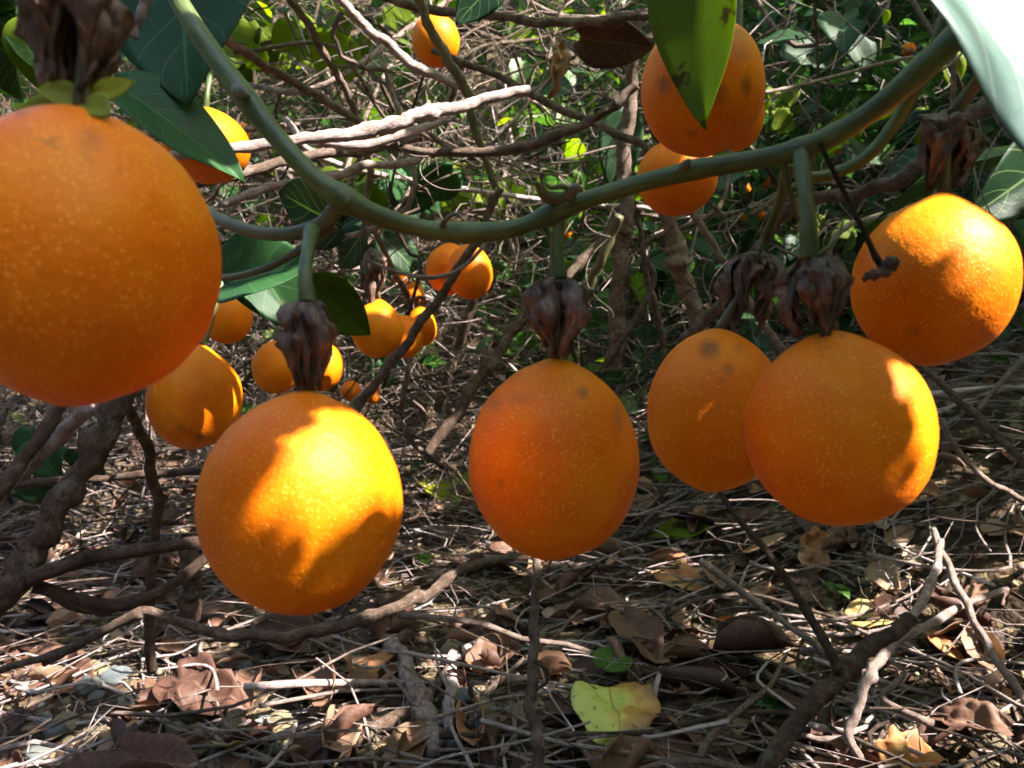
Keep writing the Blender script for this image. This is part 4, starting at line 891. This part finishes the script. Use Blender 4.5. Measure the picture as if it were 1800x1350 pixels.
leafy('yellow-green sunlit vine behind the big dark leaf', 445, 55, 1.35, 60, 55, 12, .085, 'backlit_leaf', .45)
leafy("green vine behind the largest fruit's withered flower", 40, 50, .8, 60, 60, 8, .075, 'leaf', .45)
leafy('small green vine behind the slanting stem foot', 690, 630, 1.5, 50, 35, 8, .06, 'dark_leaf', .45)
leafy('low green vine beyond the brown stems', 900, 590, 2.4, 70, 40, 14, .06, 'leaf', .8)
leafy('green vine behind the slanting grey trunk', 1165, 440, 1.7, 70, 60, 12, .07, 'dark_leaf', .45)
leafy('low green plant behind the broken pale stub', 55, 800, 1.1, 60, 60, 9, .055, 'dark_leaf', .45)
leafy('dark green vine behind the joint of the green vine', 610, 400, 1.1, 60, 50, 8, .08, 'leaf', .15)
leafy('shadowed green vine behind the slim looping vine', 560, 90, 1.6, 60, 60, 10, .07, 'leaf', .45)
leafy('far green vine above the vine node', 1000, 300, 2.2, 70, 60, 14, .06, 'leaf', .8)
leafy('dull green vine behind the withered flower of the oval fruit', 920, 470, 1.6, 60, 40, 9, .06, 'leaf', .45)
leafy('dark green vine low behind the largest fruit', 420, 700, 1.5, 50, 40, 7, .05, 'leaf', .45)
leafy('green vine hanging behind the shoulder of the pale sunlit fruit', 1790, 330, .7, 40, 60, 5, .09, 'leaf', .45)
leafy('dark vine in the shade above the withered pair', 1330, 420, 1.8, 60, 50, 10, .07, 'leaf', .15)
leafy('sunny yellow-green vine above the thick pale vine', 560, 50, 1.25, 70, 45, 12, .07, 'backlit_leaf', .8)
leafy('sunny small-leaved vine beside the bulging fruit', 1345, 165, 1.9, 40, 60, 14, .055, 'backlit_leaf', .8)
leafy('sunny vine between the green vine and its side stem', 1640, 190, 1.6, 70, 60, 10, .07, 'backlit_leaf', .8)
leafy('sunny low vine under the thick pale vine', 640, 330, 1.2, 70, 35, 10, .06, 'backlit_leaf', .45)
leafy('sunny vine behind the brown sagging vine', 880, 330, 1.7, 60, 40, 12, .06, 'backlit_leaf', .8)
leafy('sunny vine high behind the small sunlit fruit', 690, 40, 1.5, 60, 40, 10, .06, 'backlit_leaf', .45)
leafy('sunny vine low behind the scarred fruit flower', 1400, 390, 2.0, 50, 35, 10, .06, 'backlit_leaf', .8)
# a dark slate leaf and a brown dead leaf hung up in the stems
o = thing('slate_leaf', px(1085, 260, .95), 'slate-grey dead leaf hanging behind the grey trunk', 'leaf'); 
leaf_obj('blade', o, (1098, 190, 1.32), (1082, 352, 1.32), (-.3, -1, .2), .24, 'dark_leaf', .15, droop=.05, fold=.3, seed=33)
o = thing('dead_leaf', px(1080, 70, 1.0), 'dark brown dead leaf caught under the bowing brown vine', 'leaf')
leaf_obj('blade', o, (1020, 66, 1.0), (1150, 86, 1.0), (-.5, -.8, -.5), .34, 'dry_leaf', .02, droop=.05, fold=.2, seed=34)
o = thing('dead_leaf', px(975, 130, .9), 'rusty shredded dead leaf hanging from the brown vine', 'leaf')
leaf_obj('blade', o, (992, 78, .72), (962, 176, .72), (.3, -1, .1), .17, 'dry_leaf', .85, droop=.1, fold=.9, crumple=.25, seed=35)
# far foliage mass on the slope
mb = MB(); V0 = [leaf_geo(1.0, .4, fold=.2, droop=.25, nt=5, nc=1, seed=q) for q in range(4)]
for k in range(21000):
    yy = 1.45 + 3.5 * random.random() ** 1.15; xx = random.uniform(-1, 1) * (yy * .8 + .3)
    if yy < 2.2 and xx < .24 * yy and (random.random() > .55 or noise.noise(Vector((xx * 4, yy * 4, 2.0))) < 0): continue
    if yy < 2.0 and xx > .24 * yy: continue
    if k % 3 == 0: xx = abs(xx); g = gz(xx, yy)
    den = .95
    if random.random() > den: continue
    V, Q, uv = V0[k % 4]; s = random.uniform(.03, .085)
    W = V * s @ rotm(random.uniform(0, 6.28), random.gauss(-.3, .6), random.gauss(0, .5)).T
    mb.add(W + np.array((xx, yy, g + random.random() ** 1.5 * .9)), Q, random.random() ** 1.6 * (.28 if xx > .22 * yy else 1.0), uv)  # deep shade on the right is put into darker leaf colour
single('far_undergrowth', mb, M['leaf'], (0, 0, 0), 'dark leafy undergrowth on the slope behind the stems', 'undergrowth', kind='stuff')

# ------------------------------------------------------------------ unseen thicket added behind and beside the camera to block low skylight
mb = MB(); V0 = [leaf_geo(1.0, .45, fold=.2, droop=.25, nt=5, nc=1, seed=q) for q in range(4)]
for k in range(11000):
    an = random.uniform(math.radians(150), math.radians(392)); rr = random.uniform(1.9, 3.4)   # from the left round the back to the right
    xx, yy = rr * math.cos(an) * 1.15, rr * math.sin(an) * .95 + .2
    g = gz(xx, yy); top = 3.0 if xx < .6 else 2.4 if yy < -1.2 else 1.45
    V, Q, uv = V0[k % 4]; s = random.uniform(.09, .2)
    mb.add(V * s @ rotm(random.uniform(0, 6.28), random.gauss(-.5, .6), random.gauss(0, .6)).T + np.array((xx, yy, g + random.random() * top)), Q, random.random() ** 1.5 * .7, uv)
single('sky_blocking_thicket', mb, M['leaf'], (0, 0, 0), 'unseen dense leafy thicket added round the clearing to block low skylight', 'thicket', kind='stuff')

# ------------------------------------------------------------------ leaf canopy overhead: the shade and its gaps
S3 = np.array(SUN); E1 = np.cross(S3, (0, 1, 0)); E1 /= np.linalg.norm(E1); E2 = np.cross(S3, E1)
def proj(p): p = np.asarray(p); return np.stack([p @ E1, p @ E2], -1)
def on_fruit(i, u, v):
    """point of fruit i seen at photo pixel (u, v)"""
    c, a, h, ax = FRUITS[i]; dr = px(u, v, 1.0) - CAM
    # ellipsoid: stretch along its axis
    Tm = np.eye(3) + np.outer(ax, ax) * (a / h - 1)
    o = Tm @ (CAM - c); q = Tm @ dr; A = q @ q; Bq = o @ q; C = o @ o - a * a; disc = Bq * Bq - A * C
    t = (-Bq - math.sqrt(disc)) / A if disc > 0 else -Bq / A
    return CAM + dr * t
LIT = [  # (fruit number, outline of the sun fleck in photo pixels)
    (1, [(598, 722), (655, 738), (700, 780), (730, 850), (650, 880), (560, 935), (470, 868), (540, 780)]),
    (3, [(1332, 585), (1368, 612), (1340, 650), (1328, 655)]),
    (4, [(1580, 640), (1650, 640), (1730, 710), (1740, 800), (1720, 900), (1640, 920), (1590, 870), (1622, 800), (1617, 715), (1594, 665)]),
    (5, [(1585, 378), (1645, 338), (1742, 375), (1798, 445), (1790, 580), (1752, 570), (1695, 505), (1620, 440)]),
    (11, [(300, 652), (372, 604), (386, 650), (350, 708)]), (11, [(394, 648), (430, 668), (414, 714), (364, 724)]),
    (8, [(1212, 275), (1256, 262), (1262, 292)]), (23, [(778, 40), (806, 60), (806, 85), (785, 80)]), (20, [(718, 500), (742, 505), (740, 530)]), (18, [(728, 545), (755, 548), (750, 560)]),
]
WIN = []; OWN = [i for i, _ in LIT]
for i, poly in LIT: WIN.append(proj(np.array([on_fruit(i, *q) for q in poly])))
def strip(pts, d, w):
    P = [px(*q, d) for q in pts]; A = proj(np.array(P)); n = np.array((0, 1.0)) * w
    WIN.append(np.vstack([A - n, (A + n)[::-1]]))
strip([(380, 262), (560, 242)], .57, .012); strip([(600, 238), (780, 192)], .60, .014); strip([(640, 45), (740, 118)], .72, .012)
WIN.append(proj(np.array([px(*q) for q in [(1540, -60, .2), (1860, -60, .2), (1860, 240, .18), (1780, 190, .185), (1700, 120, .19), (1620, 60, .195)]])))
for q in [(800, 1190, None), (560, 1290, None), (480, 1270, None), (1640, 1060, None), (1590, 1180, None), (700, 800, None), (720, 880, None), (330, 1235, None), (1380, 1130, None), (1760, 1180, None), (1650, 1330, None)]:
    p = px(*q) if q[2] else gpx(q[0], q[1]); c = proj(p); r = .012 if q[2] else random.uniform(.018, .034)
    WIN.append(c + r * np.array([(math.cos(t_), math.sin(t_) * .7) for t_ in np.linspace(0, 5.5, 7)]))
WIN.append(proj(np.array([px(*q) for q in [(1170, -20, .34), (1285, -20, .34), (1262, 120, .33), (1232, 215, .325), (1195, 120, .33)]])))
WIN.append(proj(np.array([px(*q) for q in [(1740, 310, .39), (1800, 300, .39), (1800, 330, .39)]])))
for (u_, v_, d_, a_, b_) in [(1375, 205, 2.3, 45, 90), (1560, 120, 2.2, 60, 70), (1530, 385, 1.9, 60, 35), (445, 55, 1.35, 50, 50), (720, 300, 1.3, 50, 25), (560, 50, 1.25, 60, 40), (1345, 165, 1.9, 35, 55), (1640, 190, 1.6, 60, 50), (640, 330, 1.2, 60, 30), (880, 330, 1.7, 50, 35), (690, 40, 1.5, 50, 35), (1400, 390, 2.0, 45, 30)]:
    for _ in range(8):
        c = proj(px(u_ + random.uniform(-a_, a_), v_ + random.uniform(-b_, b_), d_)); r = random.uniform(.02, .05)
        WIN.append(c + r * np.array([(math.cos(t_), math.sin(t_)) for t_ in np.linspace(0, 5.5, 7)]))
KEEP0 = 10 ** 9
for n_, bl_ in enumerate((BLADES[2], BLADES[3])):      # the drooping leaf and the big bright one stand in full sun
    if n_ == 1: KEEP0 = len(WIN)
    for p in bl_[:len(bl_) // 2:2]:
        rel = p - CAM; dz = rel @ FWD; pu, pv = 900 + (rel @ RT) / dz * FPX, 675 - (rel @ UP) / dz * FPX
        if not (0 < pu < 1790 and 5 < pv): continue
        c = proj(p); WIN.append(c + .009 * np.array([(math.cos(t_), math.sin(t_)) for t_ in np.linspace(0, 5.5, 6)]))
def inside(poly, pts):
    x, y = pts[:, 0], pts[:, 1]; r = np.zeros(len(pts), bool); j = len(poly) - 1
    for i in range(len(poly)):
        xi, yi = poly[i]; xj, yj = poly[j]
        r ^= ((yi > y) != (yj > y)) & (x < (xj - xi) * (y - yi) / (yj - yi + 1e-12) + xi); j = i
    return r
DISC = np.array([(r * math.cos(t_), r * math.sin(t_)) for r in (1.0, .55) for t_ in np.linspace(0, 6.28, 12, endpoint=False)] + [(0, 0)])
WC = [(w.mean(0), np.linalg.norm(w - w.mean(0), axis=1).max()) for w in WIN]
def clear(c, r, own=None):
    for k_, (w, (wc, wr)) in enumerate(zip(WIN, WC)):
        if own is not None and not (k_ >= KEEP0 or k_ < len(OWN) and OWN[k_] in (own, 1, 4, 5)): continue
        if np.linalg.norm(wc - c) > wr + r: continue
        if inside(w, c + DISC * r).any() or (np.linalg.norm(w - c, axis=1) < r).any(): return False
    return True
def canopy_pos(G):
    """slide a point along the sun direction until it is above what the camera sees"""
    t0 = (.52 - G[2] + .12 + .43 * max(G[1], 0)) / (S3[2] - .43 * S3[1])
    return G + S3 * max(.45, t0 + random.random() ** 1.3 * .55)
leaves = []
def want(x, y):
    """how thickly the shade lies on this patch of ground"""
    if y < 1.1: return .66
    if x > .24 * y: return 1.6
    if y > 2.3: return 1.15
    return .6 if -.62 * y < x < .1 * y else .75
    return k
for _ in range(14500):
    yy = random.uniform(.05, 5.2); xx = random.uniform(-1, 1) * (max(yy, .2) * .78 + (.2 if yy < .7 else .45))
    nb = .5 + (.9 if yy < 1.1 else 1.7) * noise.noise(Vector((xx * 3.1, yy * 3.1, 9.0)))
    if random.random() > want(xx, yy) * .62 * ((.55 + .45 * min(1, max(0, nb + .45))) if yy < 1.1 or xx > .24 * yy else .2 + 1.3 * min(1, max(0, nb + .1))): continue
    G = np.array((xx, yy, gz(xx, yy))); r = random.uniform(.022, .05); c = proj(G)
    if clear(c, r): leaves.append((canopy_pos(G), r))
for _ in range(5200):
    yy = random.uniform(1.15, 5.0); xx = random.uniform(.2, .9) * yy
    G = np.array((xx, yy, gz(xx, yy) + random.choice((0, .3)))); r = random.uniform(.03, .06); c = proj(G)
    if clear(c, r): leaves.append((canopy_pos(G), r))
# close shade over the big fruits, except where the flecks are
from mathutils.bvhtree import BVHTree
V0 = [leaf_geo(1.0, .46, fold=.12, droop=.12, nt=7, nc=2, seed=q) for q in range(4)]
mb = MB()
def canopy_add(p, r, loose=.28):
    V, Q, uv = V0[mb.n // 35 % 4]; s = r * 2.05
    nr = S3 + RNG.normal(0, loose, 3); dr = RNG.normal(0, 1, 3); dr -= S3 * (dr @ S3)
    R, _ = frame(p, p + dr, nr)
    mb.add(p + (V - (0, .46, 0)) * s @ R.T, Q, random.random() * .8, uv)
for p, r in leaves: canopy_add(p, r)
for rnd_ in range(4):
    vv = np.concatenate(mb.v); ff = np.concatenate([f + o for f, o in mb.f])
    bvh = BVHTree.FromPolygons([tuple(a) for a in vv], [tuple(int(b) for b in a) for a in ff])
    fresh = []
    for i in (0, 1, 2, 3, 4, 5, 6, 7, 8, 11):
        c, a, h, ax = FRUITS[i]; g = np.random.default_rng(i + 10 * rnd_)
        for _ in range(420):
            n = g.normal(0, 1, 3); n /= np.linalg.norm(n)
            if n @ S3 < .02: continue
            p = c + n * np.array((a, a, h)); q = proj(p)
            if bvh.ray_cast(Vector(p + S3 * .12), SUN)[0] is not None: continue
            if any(np.linalg.norm(q - q2) < r2 * .55 for q2, r2 in fresh): continue
            for r in (.03, .018, .010, .006, .0035):
                if clear(q, r * 1.05, i):
                    canopy_add(canopy_pos(p), r, .1); fresh.append((q, r)); break
single('overhead_foliage', mb, M['backlit_leaf'], (0, 0, 0), 'leafy vine roof overhead that dapples the light on the fruits', 'foliage', kind='stuff')
n = 60; P = []
for k in range(n):
    p = leaves[random.randrange(len(leaves) // 2)][0]; dv = RNG.normal(0, 1, 3) * (1, 1, .3); dv /= np.linalg.norm(dv)
    q = p + dv * np.linspace(0, .9, 6)[:, None] + RNG.normal(0, .02, (6, 3)) + (0, 0, .25)
    if (q[:, 2] > .75 + .45 * np.maximum(q[:, 1], 0)).all() and (np.abs(q[:, 1]) + np.abs(q[:, 0]) > .3).all(): P.append(q)
V, Q, uv = tubes(np.array(P), taper(len(P), 6, .002, .006), 6)
single('overhead_stems', MB().add(V, Q, .4, uv), M['bark'], (0, 0, 0), 'woody vine stems carrying the leafy roof overhead', 'stems', kind='stuff')
